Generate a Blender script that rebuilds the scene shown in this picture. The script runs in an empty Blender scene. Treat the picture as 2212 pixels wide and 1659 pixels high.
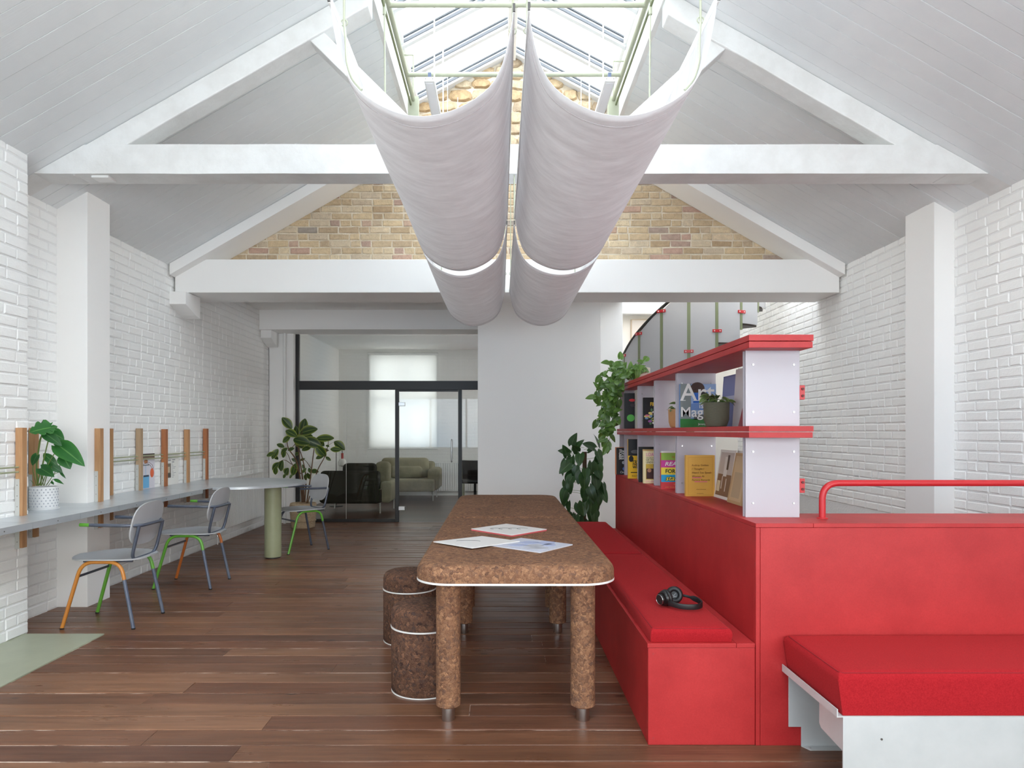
import bpy, bmesh, math, random
from mathutils import Vector, Matrix, noise as mnoise
R = random.Random(7)
PI = math.pi
scene = bpy.context.scene
COL = scene.collection

# ------------------------------------------------------------------ camera, sky, exposure
F, PX, PY, CH = 1475.0, 1080.0, 932.0, 1.35       # focal length and horizon in pixels of the 2212x1659 frame, eye height
cam = bpy.data.cameras.new('camera'); camo = bpy.data.objects.new('camera', cam); COL.objects.link(camo)
cam.sensor_width = 36; cam.lens = F * 36 / 2212
cam.shift_x = (1106 - PX) / 2212; cam.shift_y = (PY - 829.5) / 2212
cam.clip_start = .05; cam.clip_end = 200
camo.location = (0, 0, CH); camo.rotation_euler = (PI / 2, 0, 0)
scene.camera = camo

world = bpy.data.worlds.new('overcast_sky'); scene.world = world; world.use_nodes = True
wn = world.node_tree.nodes; wl = world.node_tree.links
bg = wn['Background']; bg.inputs['Strength'].default_value = 1.0
tc = wn.new('ShaderNodeTexCoord'); nz = wn.new('ShaderNodeTexNoise'); rp = wn.new('ShaderNodeValToRGB')
nz.inputs['Scale'].default_value = 2.6; nz.inputs['Detail'].default_value = 5
rp.color_ramp.elements[0].position = .40; rp.color_ramp.elements[0].color = (.30, .42, .56, 1)
rp.color_ramp.elements[1].position = .56; rp.color_ramp.elements[1].color = (1.0, .985, .955, 1)
wl.new(tc.outputs['Generated'], nz.inputs['Vector']); wl.new(nz.outputs['Fac'], rp.inputs['Fac']); wl.new(rp.outputs['Color'], bg.inputs['Color'])

def portal(name, loc, rot, sx, sy):
    l = bpy.data.lights.new(name, 'AREA'); l.shape = 'RECTANGLE'; l.size = sx; l.size_y = sy; l.energy = 1
    l.cycles.is_portal = True
    o = bpy.data.objects.new(name, l); COL.objects.link(o); o.location = loc; o.rotation_euler = rot
    return o
portal('skylight_portal', (.12, 3.1, 4.62), (0, 0, 0), 2.0, 8.6)
portal('street_window_portal', (.075, -1.16, 1.65), (PI / 2, 0, 0), 6.8, 1.6)
portal('meeting_window_portal', (-2.04, 14.44, 2.0), (-PI / 2, 0, 0), 1.4, 1.95)
portal('meeting_side_portal', (1.18, 12.8, 1.7), (0, PI / 2, 0), 1.4, 1.3)  # serves the unseen opening added to light the meeting room
portal('stairwell_portal', (2.55, 8.85, 5.4), (0, 0, 0), 1.9, 2.5)

scene.view_settings.view_transform = 'Standard'; scene.view_settings.look = 'None'
scene.view_settings.gamma = 1.0; scene.view_settings.use_curve_mapping = False
scene.view_settings.exposure = 3.45
scene.cycles.max_bounces = 10; scene.cycles.diffuse_bounces = 7; scene.cycles.transparent_max_bounces = 16
scene.cycles.sample_clamp_indirect = 6.0
scene.cycles.use_denoising = True

# ------------------------------------------------------------------ helpers
def s1(c):
    c = c / 255.0
    return c / 12.92 if c <= .04045 else ((c + .055) / 1.055) ** 2.4
def rgb(r, g, b): return (s1(r), s1(g), s1(b), 1.0)

def PT(x, y, Y):                    # the photograph's pixel (x, y) at distance Y as a point of the room
    return Vector(((x - PX) * Y / F, Y, CH - (y - PY) * Y / F))

class NT:
    def __init__(self, name):
        self.m = bpy.data.materials.new(name); self.m.use_nodes = True
        self.t = self.m.node_tree; self.n = self.t.nodes; self.l = self.t.links
        self.b = self.n['Principled BSDF']; self.out = self.n['Material Output']
        self._c = None
    def add(self, ty, **kw):
        nd = self.n.new(ty)
        for k, v in kw.items():
            if k in nd.inputs: nd.inputs[k].default_value = v
            else: setattr(nd, k, v)
        return nd
    def link(self, a, b): self.l.new(a, b)
    def coord(self, scale=(1, 1, 1), kind='Object', rnd=False):
        tcn = self.add('ShaderNodeTexCoord'); mp = self.add('ShaderNodeMapping'); mp.inputs['Scale'].default_value = scale
        self.link(tcn.outputs[kind], mp.inputs['Vector'])
        if rnd:
            oi = self.add('ShaderNodeObjectInfo'); mu = self.add('ShaderNodeMath', operation='MULTIPLY'); mu.inputs[1].default_value = 37
            self.link(oi.outputs['Random'], mu.inputs[0]); cb = self.add('ShaderNodeCombineXYZ')
            for i in range(3): self.link(mu.outputs[0], cb.inputs[i])
            self.link(cb.outputs[0], mp.inputs['Location'])
        return mp.outputs['Vector']
    def noise(self, scale, detail=4, rough=.55, vec=None, stretch=(1, 1, 1), rnd=False):
        nn = self.add('ShaderNodeTexNoise'); nn.inputs['Scale'].default_value = scale; nn.inputs['Detail'].default_value = detail
        nn.inputs['Roughness'].default_value = rough
        self.link(vec if vec else self.coord(stretch, rnd=rnd), nn.inputs['Vector'])
        return nn.outputs['Fac']
    def ramp(self, fac, stops, interp='LINEAR'):
        r = self.add('ShaderNodeValToRGB'); cr = r.color_ramp; cr.interpolation = interp
        while len(cr.elements) < len(stops): cr.elements.new(.5)
        for e, (p, c) in zip(cr.elements, stops):
            e.position = p; e.color = c if len(c) == 4 else (*c, 1)
        self.link(fac, r.inputs['Fac']); return r.outputs['Color']
    def mix(self, a, b, fac, mode='MIX'):
        mx = self.add('ShaderNodeMix', data_type='RGBA', blend_type=mode)
        for sock, v in ((mx.inputs[6], a), (mx.inputs[7], b), (mx.inputs[0], fac)):
            if hasattr(v, 'is_output'): self.link(v, sock)
            else: sock.default_value = v
        return mx.outputs[2]
    def bump(self, h, strength=.3, dist=.01):
        bp = self.add('ShaderNodeBump'); bp.inputs['Strength'].default_value = strength; bp.inputs['Distance'].default_value = dist
        self.link(h, bp.inputs['Height']); self.link(bp.outputs['Normal'], self.b.inputs['Normal'])
        return bp

def M(name, col, rough=.5, metal=0., var=None, bump=None, spec=.5, coat=0.):
    """Principled material; var = (scale, colour, stretch); bump = (scale, strength, distance, stretch)"""
    t = NT(name); b = t.b
    b.inputs['Roughness'].default_value = rough; b.inputs['Metallic'].default_value = metal
    b.inputs['Specular IOR Level'].default_value = spec; b.inputs['Coat Weight'].default_value = coat
    b.inputs['Base Color'].default_value = col
    if var:
        f = t.noise(var[0], 5, .6, stretch=var[2] if len(var) > 2 else (1, 1, 1))
        f = t.ramp(f, [(.35, (0, 0, 0)), (.65, (1, 1, 1))])
        t.link(t.mix(col, var[1], f), b.inputs['Base Color'])
    if bump:
        t.bump(t.noise(bump[0], 5, .6, stretch=bump[3] if len(bump) > 3 else (1, 1, 1)), bump[1], bump[2])
    return t.m

class MB:
    def __init__(self): self.v = []; self.f = []
    def add(self, vs, fs):
        o = len(self.v); self.v += [Vector(p) for p in vs]; self.f += [[i + o for i in q] for q in fs]; return self
    def box(self, x0, x1, y0, y1, z0, z1):
        return self.add([(x0, y0, z0), (x1, y0, z0), (x1, y1, z0), (x0, y1, z0), (x0, y0, z1), (x1, y0, z1), (x1, y1, z1), (x0, y1, z1)],
                        [(3, 2, 1, 0), (4, 5, 6, 7), (0, 1, 5, 4), (1, 2, 6, 5), (2, 3, 7, 6), (3, 0, 4, 7)])
    def prism(self, poly, axis, a, b):
        """polygon of 2-D points extruded along an axis ('x','y','z') from a to b; poly in the other two axes' order"""
        def p3(p, t): return {'x': (t, p[0], p[1]), 'y': (p[0], t, p[1]), 'z': (p[0], p[1], t)}[axis]
        n = len(poly)
        return self.add([p3(p, a) for p in poly] + [p3(p, b) for p in poly],
                        [list(range(n))[::-1], list(range(n, 2 * n))] + [(i, (i + 1) % n, n + (i + 1) % n, n + i) for i in range(n)])
    def tube(self, pts, r, n=10, closed=False):
        pts = [Vector(p) for p in pts]; m = len(pts); rs = r if isinstance(r, (list, tuple)) else [r] * m
        tan = []
        for i in range(m):
            a = pts[(i - 1) % m] if (closed or i > 0) else pts[i]; b = pts[(i + 1) % m] if (closed or i < m - 1) else pts[i]
            tan.append((b - a).normalized())
        up = Vector((0, 0, 1)) if abs(tan[0].z) < .9 else Vector((1, 0, 0))
        nrm = (up - tan[0] * up.dot(tan[0])).normalized()
        vs = []
        for i in range(m):
            nrm = (nrm - tan[i] * nrm.dot(tan[i]))
            nrm = nrm.normalized() if nrm.length > 1e-6 else tan[i].orthogonal().normalized()
            bn = tan[i].cross(nrm)
            for k in range(n):
                a = 2 * PI * k / n
                vs.append(pts[i] + (nrm * math.cos(a) + bn * math.sin(a)) * rs[i])
        fs = []
        for i in range(m if closed else m - 1):
            j = (i + 1) % m
            for k in range(n):
                fs.append((i * n + k, i * n + (k + 1) % n, j * n + (k + 1) % n, j * n + k))
        if not closed: fs += [list(range(n))[::-1], list(range((m - 1) * n, m * n))]
        return self.add(vs, fs)
    def lathe(self, prof, c=(0, 0, 0), n=32, capped=True):
        c = Vector(c); vs = []; fs = []; m = len(prof)
        for r, z in prof:
            for k in range(n):
                a = 2 * PI * k / n; vs.append(c + Vector((r * math.cos(a), r * math.sin(a), z)))
        for i in range(m - 1):
            for k in range(n): fs.append((i * n + k, i * n + (k + 1) % n, (i + 1) * n + (k + 1) % n, (i + 1) * n + k))
        if capped: fs += [list(range(n))[::-1], list(range((m - 1) * n, m * n))]
        return self.add(vs, fs)
    def grid(self, fn, nu, nv, thick=0.):
        vs = [Vector(fn(i / nu, j / nv)) for i in range(nu + 1) for j in range(nv + 1)]
        fs = [(i * (nv + 1) + j, (i + 1) * (nv + 1) + j, (i + 1) * (nv + 1) + j + 1, i * (nv + 1) + j + 1) for i in range(nu) for j in range(nv)]
        if not thick: return self.add(vs, fs)
        nn = [Vector() for _ in vs]
        for q in fs:
            n_ = (vs[q[2]] - vs[q[0]]).cross(vs[q[3]] - vs[q[1]])
            for i in q: nn[i] += n_
        k = len(vs); vs2 = [v + n_.normalized() * thick for v, n_ in zip(vs, nn)]
        rim = [i * (nv + 1) for i in range(nu + 1)] + [nu * (nv + 1) + j for j in range(1, nv + 1)] + \
              [i * (nv + 1) + nv for i in range(nu - 1, -1, -1)] + [j for j in range(nv - 1, 0, -1)]
        fs2 = [[i for i in q][::-1] for q in fs] + [[i + k for i in q] for q in fs]
        fs2 += [(rim[i], rim[(i + 1) % len(rim)], rim[(i + 1) % len(rim)] + k, rim[i] + k) for i in range(len(rim))]
        return self.add(vs + vs2, fs2)
    def xf(self, mat): self.v = [mat @ v for v in self.v]; return self
    def build(self, name, mat, parent=None, smooth=False, bevel=0., seg=2, local=False, sub=0, origin=True, ang=35):
        """one mesh object; coordinates are the room's unless local, in which case they are the parent's"""
        vs = self.v; loc = Vector()
        if parent is not None and not local:
            inv = W(parent).inverted(); vs = [inv @ v for v in vs]
        elif parent is None and origin and vs:
            xs = [v.x for v in vs]; ys = [v.y for v in vs]; zs = [v.z for v in vs]
            loc = Vector(((min(xs) + max(xs)) / 2, (min(ys) + max(ys)) / 2, min(zs))); vs = [v - loc for v in vs]
        me = bpy.data.meshes.new(name); me.from_pydata([tuple(v) for v in vs], [], self.f)
        bm = bmesh.new(); bm.from_mesh(me)
        bmesh.ops.recalc_face_normals(bm, faces=bm.faces)
        if bevel > 0:
            es = [e for e in bm.edges if len(e.link_faces) == 2 and e.calc_face_angle(0) > math.radians(ang)]
            bmesh.ops.bevel(bm, geom=es, offset=bevel, segments=seg, profile=.5, affect='EDGES', clamp_overlap=True)
        if sub: bmesh.ops.subdivide_edges(bm, edges=bm.edges, cuts=sub, use_grid_fill=True)
        bm.to_mesh(me); bm.free()
        if smooth:
            me.polygons.foreach_set('use_smooth', [True] * len(me.polygons))
            if smooth != 'all':
                try: me.set_sharp_from_angle(angle=math.radians(40))
                except Exception: pass
        if mat: me.materials.append(mat)
        o = bpy.data.objects.new(name, me); COL.objects.link(o); o.location = loc
        if parent is not None: o.parent = parent
        return o

def W(o):
    m = o.matrix_basis.copy()
    return W(o.parent) @ m if o.parent else m
def tag(o, label, cat, group=None):
    o['label'] = label; o['category'] = cat
    if group: o['group'] = group
    return o
def thing(name, label, cat, loc=(0, 0, 0), rz=0., group=None):
    o = bpy.data.objects.new(name, None); COL.objects.link(o); o.empty_display_size = .1
    o.location = loc; o.rotation_euler = (0, 0, rz)
    return tag(o, label, cat, group)
def setting(o): o['kind'] = 'structure'; return o
def hold(name, loc=(0, 0, 0)):
    o = bpy.data.objects.new(name, None); COL.objects.link(o); o.location = loc; return setting(o)
def link_mesh(name, me, parent=None, mw=None):
    o = bpy.data.objects.new(name, me); COL.objects.link(o)
    if parent is not None: o.parent = parent
    if mw is not None: o.matrix_basis = mw
    return o
def fillet(pts, r, n=6):
    pts = [Vector(p) for p in pts]; out = [pts[0]]
    for i in range(1, len(pts) - 1):
        a, b, c = pts[i - 1], pts[i], pts[i + 1]
        u = (a - b); v = (c - b); rr = min(r, u.length * .48, v.length * .48)
        p, q = b + u.normalized() * rr, b + v.normalized() * rr
        for k in range(n + 1):
            t = k / n; out.append(p * (1 - t) ** 2 + b * 2 * t * (1 - t) + q * t * t)
    return out + [pts[-1]]
def frame(pos, d, nrm=(0, 0, 1)):        # matrix with local y along d and local z near nrm
    d = Vector(d).normalized(); nrm = Vector(nrm)
    x = d.cross(nrm)
    if x.length < 1e-4: x = d.orthogonal()
    x.normalize(); z = x.cross(d)
    m = Matrix((x, d, z)).transposed().to_4x4(); m.translation = pos
    return m
def rbox(x0, x1, y0, y1, z0, z1): return MB().box(x0, x1, y0, y1, z0, z1)
def rrect(x0, x1, y0, y1, r, n=8):
    p = []
    for cx, cy, a0 in ((x1 - r, y0 + r, -PI / 2), (x1 - r, y1 - r, 0), (x0 + r, y1 - r, PI / 2), (x0 + r, y0 + r, PI)):
        for k in range(n + 1):
            a = a0 + PI / 2 * k / n; p.append((cx + r * math.cos(a), cy + r * math.sin(a)))
    return p

# ------------------------------------------------------------------ materials
WHITE = rgb(244, 244, 242)
m_white = M('white_paint', WHITE, .45, var=(3, rgb(232, 233, 232)), bump=(60, .08, .004))
m_plaster = M('white_plaster', rgb(245, 244, 242), .6, bump=(25, .05, .004))
m_rough_white = M('painted_timber', rgb(220, 220, 218), .5, var=(6, rgb(230, 231, 230), (1, 1, 1)), bump=(14, .35, .01))
t = NT('white_painted_brick'); t.b.inputs['Base Color'].default_value = rgb(246, 246, 244); t.b.inputs['Roughness'].default_value = .55
h = t.mix(t.noise(28, 6, .65, rnd=True), t.noise(130, 3, .6), .35); t.bump(h, .42, .012); m_wbrick = t.m
t = NT('white_painted_mortar'); t.b.inputs['Base Color'].default_value = rgb(236, 236, 235); t.b.inputs['Roughness'].default_value = .7
t.bump(t.noise(40, 6, .7), .6, .012); m_wmortar = t.m
m_board = M('white_painted_boards', rgb(233, 236, 237), .5, var=(2.2, rgb(226, 230, 232), (1, 1, 1)), bump=(8, .1, .01, (1, 12, 1)))
m_groove = M('board_groove', rgb(84, 86, 88), .9)
m_dark = M('dark_gap', rgb(60, 52, 46), .9)

# bare brick of the gable
t = NT('stock_brick'); g = t.add('ShaderNodeNewGeometry'); oi = t.add('ShaderNodeObjectInfo')
ad = t.add('ShaderNodeMath', operation='ADD'); fr = t.add('ShaderNodeMath', operation='FRACT')
t.link(g.outputs['Random Per Island'], ad.inputs[0]); t.link(oi.outputs['Random'], ad.inputs[1]); t.link(ad.outputs[0], fr.inputs[0])
c = t.ramp(fr.outputs[0], [(0, rgb(208, 186, 152)), (.2, rgb(190, 168, 138)), (.4, rgb(212, 194, 164)), (.55, rgb(198, 182, 160)), (.68, rgb(176, 152, 122)), (.8, rgb(216, 198, 168)), (.9, rgb(186, 154, 138)), (1, rgb(158, 148, 138))])
n1 = t.ramp(t.noise(22, 6, .65, rnd=True), [(.3, (.80, .78, .76)), (.7, (1.2, 1.18, 1.14))])
c = t.mix(c, n1, .8, 'MULTIPLY')
sp = t.ramp(t.noise(90, 3, .5, rnd=True), [(.3, (.35, .3, .26)), (.38, (1, 1, 1))]); c = t.mix(c, sp, .6, 'MULTIPLY')
t.link(c, t.b.inputs['Base Color']); t.b.inputs['Roughness'].default_value = .9
t.bump(t.noise(60, 6, .7, rnd=True), .6, .01); m_brick = t.m
m_mortar = M('lime_mortar', rgb(232, 222, 204), .95, var=(9, rgb(212, 198, 174)), bump=(70, .8, .012))
m_stone = None
t = NT('rubble_stone'); oi = t.add('ShaderNodeObjectInfo')
c = t.ramp(oi.outputs['Random'], [(0, rgb(206, 184, 150)), (.35, rgb(190, 160, 120)), (.65, rgb(214, 196, 166)), (1, rgb(176, 156, 132))])
c = t.mix(c, t.ramp(t.noise(18, 6, .65, rnd=True), [(.3, (.55, .5, .45)), (.65, (1.05, 1.04, 1.02))]), .8, 'MULTIPLY')
t.link(c, t.b.inputs['Base Color']); t.b.inputs['Roughness'].default_value = .9; t.bump(t.noise(40, 6, .7), .7, .015); m_stone = t.m

# floorboards
t = NT('stained_floorboard'); oi = t.add('ShaderNodeObjectInfo')
base = t.ramp(oi.outputs['Random'], [(0, rgb(116, 80, 60)), (.25, rgb(132, 95, 72)), (.5, rgb(106, 71, 54)), (.7, rgb(136, 99, 76)), (.88, rgb(114, 74, 54)), (1, rgb(126, 90, 69))])
gr = t.ramp(t.noise(3.2, 8, .68, stretch=(.6, 11, 1), rnd=True), [(.28, (.52, .46, .42)), (.5, (.95, .93, .9)), (.72, (1.3, 1.26, 1.2))])
c = t.mix(base, gr, .85, 'MULTIPLY')
pt = t.ramp(t.noise(.9, 4, .6, stretch=(.7, 1, 1), rnd=True), [(.3, (.45, .4, .38)), (.6, (1.1, 1.08, 1.05))]); c = t.mix(c, pt, .65, 'MULTIPLY')
vo = t.add('ShaderNodeTexVoronoi'); vo.inputs['Scale'].default_value = 4.2; t.link(t.coord((.55, 1.15, 0), rnd=True), vo.inputs['Vector'])
kn = t.ramp(vo.outputs['Distance'], [(.045, (.22, .14, .1)), (.085, (1, 1, 1))]); c = t.mix(c, kn, .8, 'MULTIPLY')
sc_ = t.ramp(t.noise(34, 4, .7, stretch=(.35, 1.6, 1), rnd=True), [(.715, (0, 0, 0)), (.75, (1, 1, 1))]); c = t.mix(c, rgb(168, 138, 116), sc_)
t.link(c, t.b.inputs['Base Color'])
rr = t.ramp(t.noise(5, 5, .6, stretch=(.5, 3, 1), rnd=True), [(.3, (.26, .26, .26)), (.7, (.46, .46, .46))]); t.link(rr, t.b.inputs['Roughness'])
t.b.inputs['Specular IOR Level'].default_value = .5
t.bump(t.noise(5, 6, .6, stretch=(.6, 16, 1), rnd=True), .18, .006); m_plank = t.m
t = NT('board_joint_mottle'); f = t.ramp(t.noise(7, 6, .75, stretch=(.5, 3, 1)), [(.36, rgb(30, 20, 15)), (.46, rgb(96, 72, 58)), (.56, rgb(222, 206, 192))])
t.link(f, t.b.inputs['Base Color']); t.b.inputs['Roughness'].default_value = .75; m_joint = t.m  # joint colour mottled from dark to pale
t = NT('far_floorboards')      # boards too far away to tell apart
cc = t.coord((1, 1, 1)); sx = t.add('ShaderNodeSeparateXYZ'); t.link(cc, sx.inputs[0])
mu = t.add('ShaderNodeMath', operation='DIVIDE'); mu.inputs[1].default_value = .15; t.link(sx.outputs['Y'], mu.inputs[0])
fl = t.add('ShaderNodeMath', operation='FLOOR'); t.link(mu.outputs[0], fl.inputs[0]); wn_ = t.add('ShaderNodeTexWhiteNoise', noise_dimensions='1D'); t.link(fl.outputs[0], wn_.inputs['W'])
c = t.ramp(wn_.outputs['Value'], [(0, rgb(70, 46, 36)), (1, rgb(100, 70, 54))]); c = t.mix(c, t.ramp(t.noise(3, 6, .6, stretch=(.6, 10, 1)), [(.3, (.6, .55, .5)), (.7, (1.2, 1.15, 1.1))]), .8, 'MULTIPLY')
t.link(c, t.b.inputs['Base Color']); t.b.inputs['Roughness'].default_value = .33; m_farfloor = t.m
m_sagefloor = M('sage_floor_paint', rgb(172, 176, 152), .38, var=(4, rgb(164, 168, 145)), bump=(9, .1, .01))

def cork(name, cols, scale):
    t = NT(name); v = t.add('ShaderNodeTexVoronoi'); v.inputs['Scale'].default_value = scale
    nv = t.add('ShaderNodeTexNoise'); nv.inputs['Scale'].default_value = scale * .7; t.link(t.coord(), nv.inputs['Vector'])
    vm = t.mix(t.coord(), nv.outputs['Color'], .035); t.link(vm, v.inputs['Vector'])
    sp = t.add('ShaderNodeSeparateColor'); t.link(v.outputs['Color'], sp.inputs[0])
    c = t.ramp(sp.outputs[0], [(i / (len(cols) - 1), q) for i, q in enumerate(cols)], 'CONSTANT' if False else 'LINEAR')
    e = t.add('ShaderNodeTexVoronoi', feature='DISTANCE_TO_EDGE'); e.inputs['Scale'].default_value = scale; t.link(vm, e.inputs['Vector'])
    ed = t.ramp(e.outputs['Distance'], [(0, (.30, .25, .23)), (.05, (1, 1, 1))]); c = t.mix(c, ed, .75, 'MULTIPLY')
    c = t.mix(c, t.ramp(t.noise(4, 4, .6), [(.3, (.78, .76, .75)), (.7, (1.12, 1.1, 1.08))]), .8, 'MULTIPLY')
    t.link(c, t.b.inputs['Base Color']); t.b.inputs['Roughness'].default_value = .8; t.b.inputs['Specular IOR Level'].default_value = .25
    t.bump(e.outputs['Distance'], .5, .012); return t.m
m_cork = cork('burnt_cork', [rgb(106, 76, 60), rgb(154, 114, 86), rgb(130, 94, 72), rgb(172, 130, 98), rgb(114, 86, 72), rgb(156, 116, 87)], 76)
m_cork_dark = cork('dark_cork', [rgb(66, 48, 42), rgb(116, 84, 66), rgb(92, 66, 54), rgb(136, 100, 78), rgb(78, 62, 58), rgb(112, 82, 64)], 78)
t = NT('red_fibreboard'); c = t.mix(rgb(184, 44, 46), rgb(170, 35, 38), t.ramp(t.noise(5, 5, .6), [(.35, (0, 0, 0)), (.65, (1, 1, 1))]))
c = t.mix(c, t.ramp(t.noise(160, 3, .7), [(.3, (.9, .82, .82)), (.7, (1.08, 1.22, 1.22))]), .8, 'MULTIPLY'); t.link(c, t.b.inputs['Base Color'])
t.b.inputs['Roughness'].default_value = .48; t.bump(t.noise(220, 3, .7), .06, .003); m_red = t.m
t = NT('red_wool'); c = t.mix(rgb(172, 32, 39), rgb(150, 22, 30), t.ramp(t.noise(240, 3, .7), [(.35, (0, 0, 0)), (.65, (1, 1, 1))])); t.link(c, t.b.inputs['Base Color'])
t.b.inputs['Roughness'].default_value = .95; t.b.inputs['Sheen Weight'].default_value = .15; t.b.inputs['Sheen Tint'].default_value = rgb(240, 110, 100)
t.b.inputs['Specular IOR Level'].default_value = .2; t.bump(t.noise(420, 3, .7), .25, .003); m_wool = t.m
m_redmetal = M('red_powder_coat', rgb(190, 38, 44), .35)
m_whitemetal = M('zinc_white_metal', rgb(204, 208, 209), .45, .2, var=(4, rgb(194, 199, 200)))
m_steel = M('brushed_steel', rgb(205, 205, 204), .28, 1., bump=(50, .05, .002, (1, 1, 12)))
m_galv = M('galvanised_steel', rgb(206, 211, 214), .30, .45, var=(3, rgb(192, 198, 203)), bump=(6, .03, .01))
m_bracket = M('zinc_bracket', rgb(196, 196, 192), .5, .3)
m_screw = M('screw_head', rgb(110, 108, 104), .4, .8)
m_wood = M('pine_upright', rgb(190, 148, 106), .6, var=(5, rgb(170, 122, 82), (6, 6, .6)), bump=(12, .1, .004, (6, 6, .5)))
m_wood2 = M('cedar_upright', rgb(178, 116, 72), .6, var=(5, rgb(150, 88, 54), (6, 6, .6)), bump=(12, .1, .004, (6, 6, .5)))
m_wood3 = M('grey_upright', rgb(184, 158, 128), .6, var=(5, rgb(166, 138, 108), (6, 6, .6)), bump=(12, .1, .004, (6, 6, .5)))
m_sage = M('sage_steel', rgb(163, 168, 136), .38, var=(6, rgb(156, 161, 128)))
m_sagedark = M('olive_steel', rgb(122, 130, 96), .42)
m_black = M('black_metal', rgb(38, 37, 37), .4)
m_blackplastic = M('black_plastic', rgb(20, 20, 21), .32)
m_leather = M('black_leather', rgb(26, 27, 29), .45)
m_slate = M('slate_tube', rgb(74, 82, 98), .3, .15, var=(9, rgb(88, 94, 108)), coat=.3)
m_slate2 = M('grey_blue_tube', rgb(104, 112, 126), .35, .15, var=(12, rgb(84, 94, 116)), coat=.3)
m_orange = M('orange_tube', rgb(206, 136, 56), .36, var=(8, rgb(196, 124, 50)), coat=.2)
m_rust = M('deep_orange_tube', rgb(196, 108, 44), .36, coat=.2)
m_green = M('green_tube', rgb(104, 172, 62), .34, var=(8, rgb(94, 160, 54)), coat=.2)
m_seat = M('grey_laminate', rgb(176, 177, 179), .42, var=(4, rgb(184, 185, 187)), bump=(90, .05, .002))
m_rubber = M('rubber_foot', rgb(28, 27, 27), .7)
m_ceramic = M('white_glazed_ceramic', rgb(226, 227, 228), .35)
m_greydot = M('grey_glaze_dot', rgb(168, 172, 180), .4)
m_soil = M('soil', rgb(52, 40, 32), .95, bump=(60, .8, .01))
m_basket = M('woven_basket', rgb(206, 184, 152), .85, var=(30, rgb(178, 154, 122), (1, 1, 3)), bump=(60, .7, .01, (1, 1, 4)))
m_bark = M('plant_stem', rgb(112, 84, 58), .8, var=(12, rgb(90, 66, 46)))
m_greenstem = M('green_stem', rgb(108, 134, 66), .5)
m_paper = M('paper', rgb(236, 232, 224), .7)
m_radiator = M('radiator_enamel', rgb(232, 232, 230), .35)
m_sofa = M('dark_olive_velvet', rgb(46, 44, 32), .9, var=(6, rgb(36, 34, 25)), bump=(14, .3, .02))
m_sofalight = M('olive_grey_fabric', rgb(150, 144, 116), .9, var=(6, rgb(134, 128, 102)), bump=(12, .4, .02))

def sheet(name, col, trans, rough=.6, streak=None, gloss=0.):
    t = NT(name); t.n.remove(t.b)
    d = t.add('ShaderNodeBsdfDiffuse'); tr = t.add('ShaderNodeBsdfTranslucent'); mx = t.add('ShaderNodeMixShader'); mx.inputs[0].default_value = trans
    d.inputs['Color'].default_value = col; tr.inputs['Color'].default_value = col
    if streak:
        a = t.noise(streak[0], 6, .7, stretch=streak[1]); b_ = t.noise(streak[0] * .35, 4, .6, stretch=streak[1])
        f = t.mix(a, b_, .45)
        cs = t.ramp(f, [(.36, streak[2]), (.62, col)])
        t.link(cs, d.inputs['Color']); t.link(cs, tr.inputs['Color'])
        bp = t.add('ShaderNodeBump'); bp.inputs['Strength'].default_value = .10; bp.inputs['Distance'].default_value = .004
        t.link(f, bp.inputs['Height']); t.link(bp.outputs[0], d.inputs['Normal'])
    t.link(d.outputs[0], mx.inputs[1]); t.link(tr.outputs[0], mx.inputs[2]); last = mx.outputs[0]
    if gloss:
        gl = t.add('ShaderNodeBsdfGlossy'); gl.inputs['Roughness'].default_value = rough; lw = t.add('ShaderNodeLayerWeight'); lw.inputs['Blend'].default_value = .5; pw_ = t.add('ShaderNodeMath', operation='POWER'); pw_.inputs[1].default_value = 5; t.link(lw.outputs['Facing'], pw_.inputs[0]); fr_ = t.add('ShaderNodeMath', operation='MULTIPLY_ADD'); fr_.inputs[1].default_value = .7; fr_.inputs[2].default_value = gloss; t.link(pw_.outputs[0], fr_.inputs[0])
        m2 = t.add('ShaderNodeMixShader'); t.link(fr_.outputs[0], m2.inputs[0]); t.link(last, m2.inputs[1]); t.link(gl.outputs[0], m2.inputs[2]); last = m2.outputs[0]
    t.link(last, t.out.inputs['Surface']); return t.m
m_sling = sheet('fibre_paper_fabric', (.88, .87, .875, 1), .29, streak=(22, (.35, 1.25, .35), (.75, .735, .74, 1)))
m_acrylic = sheet('frosted_acrylic', (.66, .625, .672, 1), .30, rough=.3, gloss=.04)  # pink bounce from the red boards is put into this colour
m_mesh = sheet('perforated_grey_panel', (.60, .60, .61, 1), .30)
m_blind = sheet('roller_blind_fabric', (.78, .77, .75, 1), .45)

def glass(name, tint, refl=1.0):
    t = NT(name); t.n.remove(t.b); tr = t.add('ShaderNodeBsdfTransparent'); tr.inputs['Color'].default_value = tint
    gl = t.add('ShaderNodeBsdfGlossy'); gl.inputs['Roughness'].default_value = .01; lw = t.add('ShaderNodeLayerWeight'); lw.inputs['Blend'].default_value = .5
    pw_ = t.add('ShaderNodeMath', operation='POWER'); pw_.inputs[1].default_value = 5; t.link(lw.outputs['Facing'], pw_.inputs[0])
    mu = t.add('ShaderNodeMath', operation='MULTIPLY_ADD'); mu.inputs[1].default_value = .9; mu.inputs[2].default_value = .042 * refl; t.link(pw_.outputs[0], mu.inputs[0])
    mx = t.add('ShaderNodeMixShader'); t.link(mu.outputs[0], mx.inputs[0]); t.link(tr.outputs[0], mx.inputs[1]); t.link(gl.outputs[0], mx.inputs[2])
    t.link(mx.outputs[0], t.out.inputs['Surface']); return t.m
m_glass = glass('clear_glass', (.94, .955, .945, 1), .55)
m_skyglass = glass('clear_window_glass', (.96, .97, .97, 1))
m_rooflight = glass('weathered_rooflight_glass', (.88, .90, .91, 1))

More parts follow.
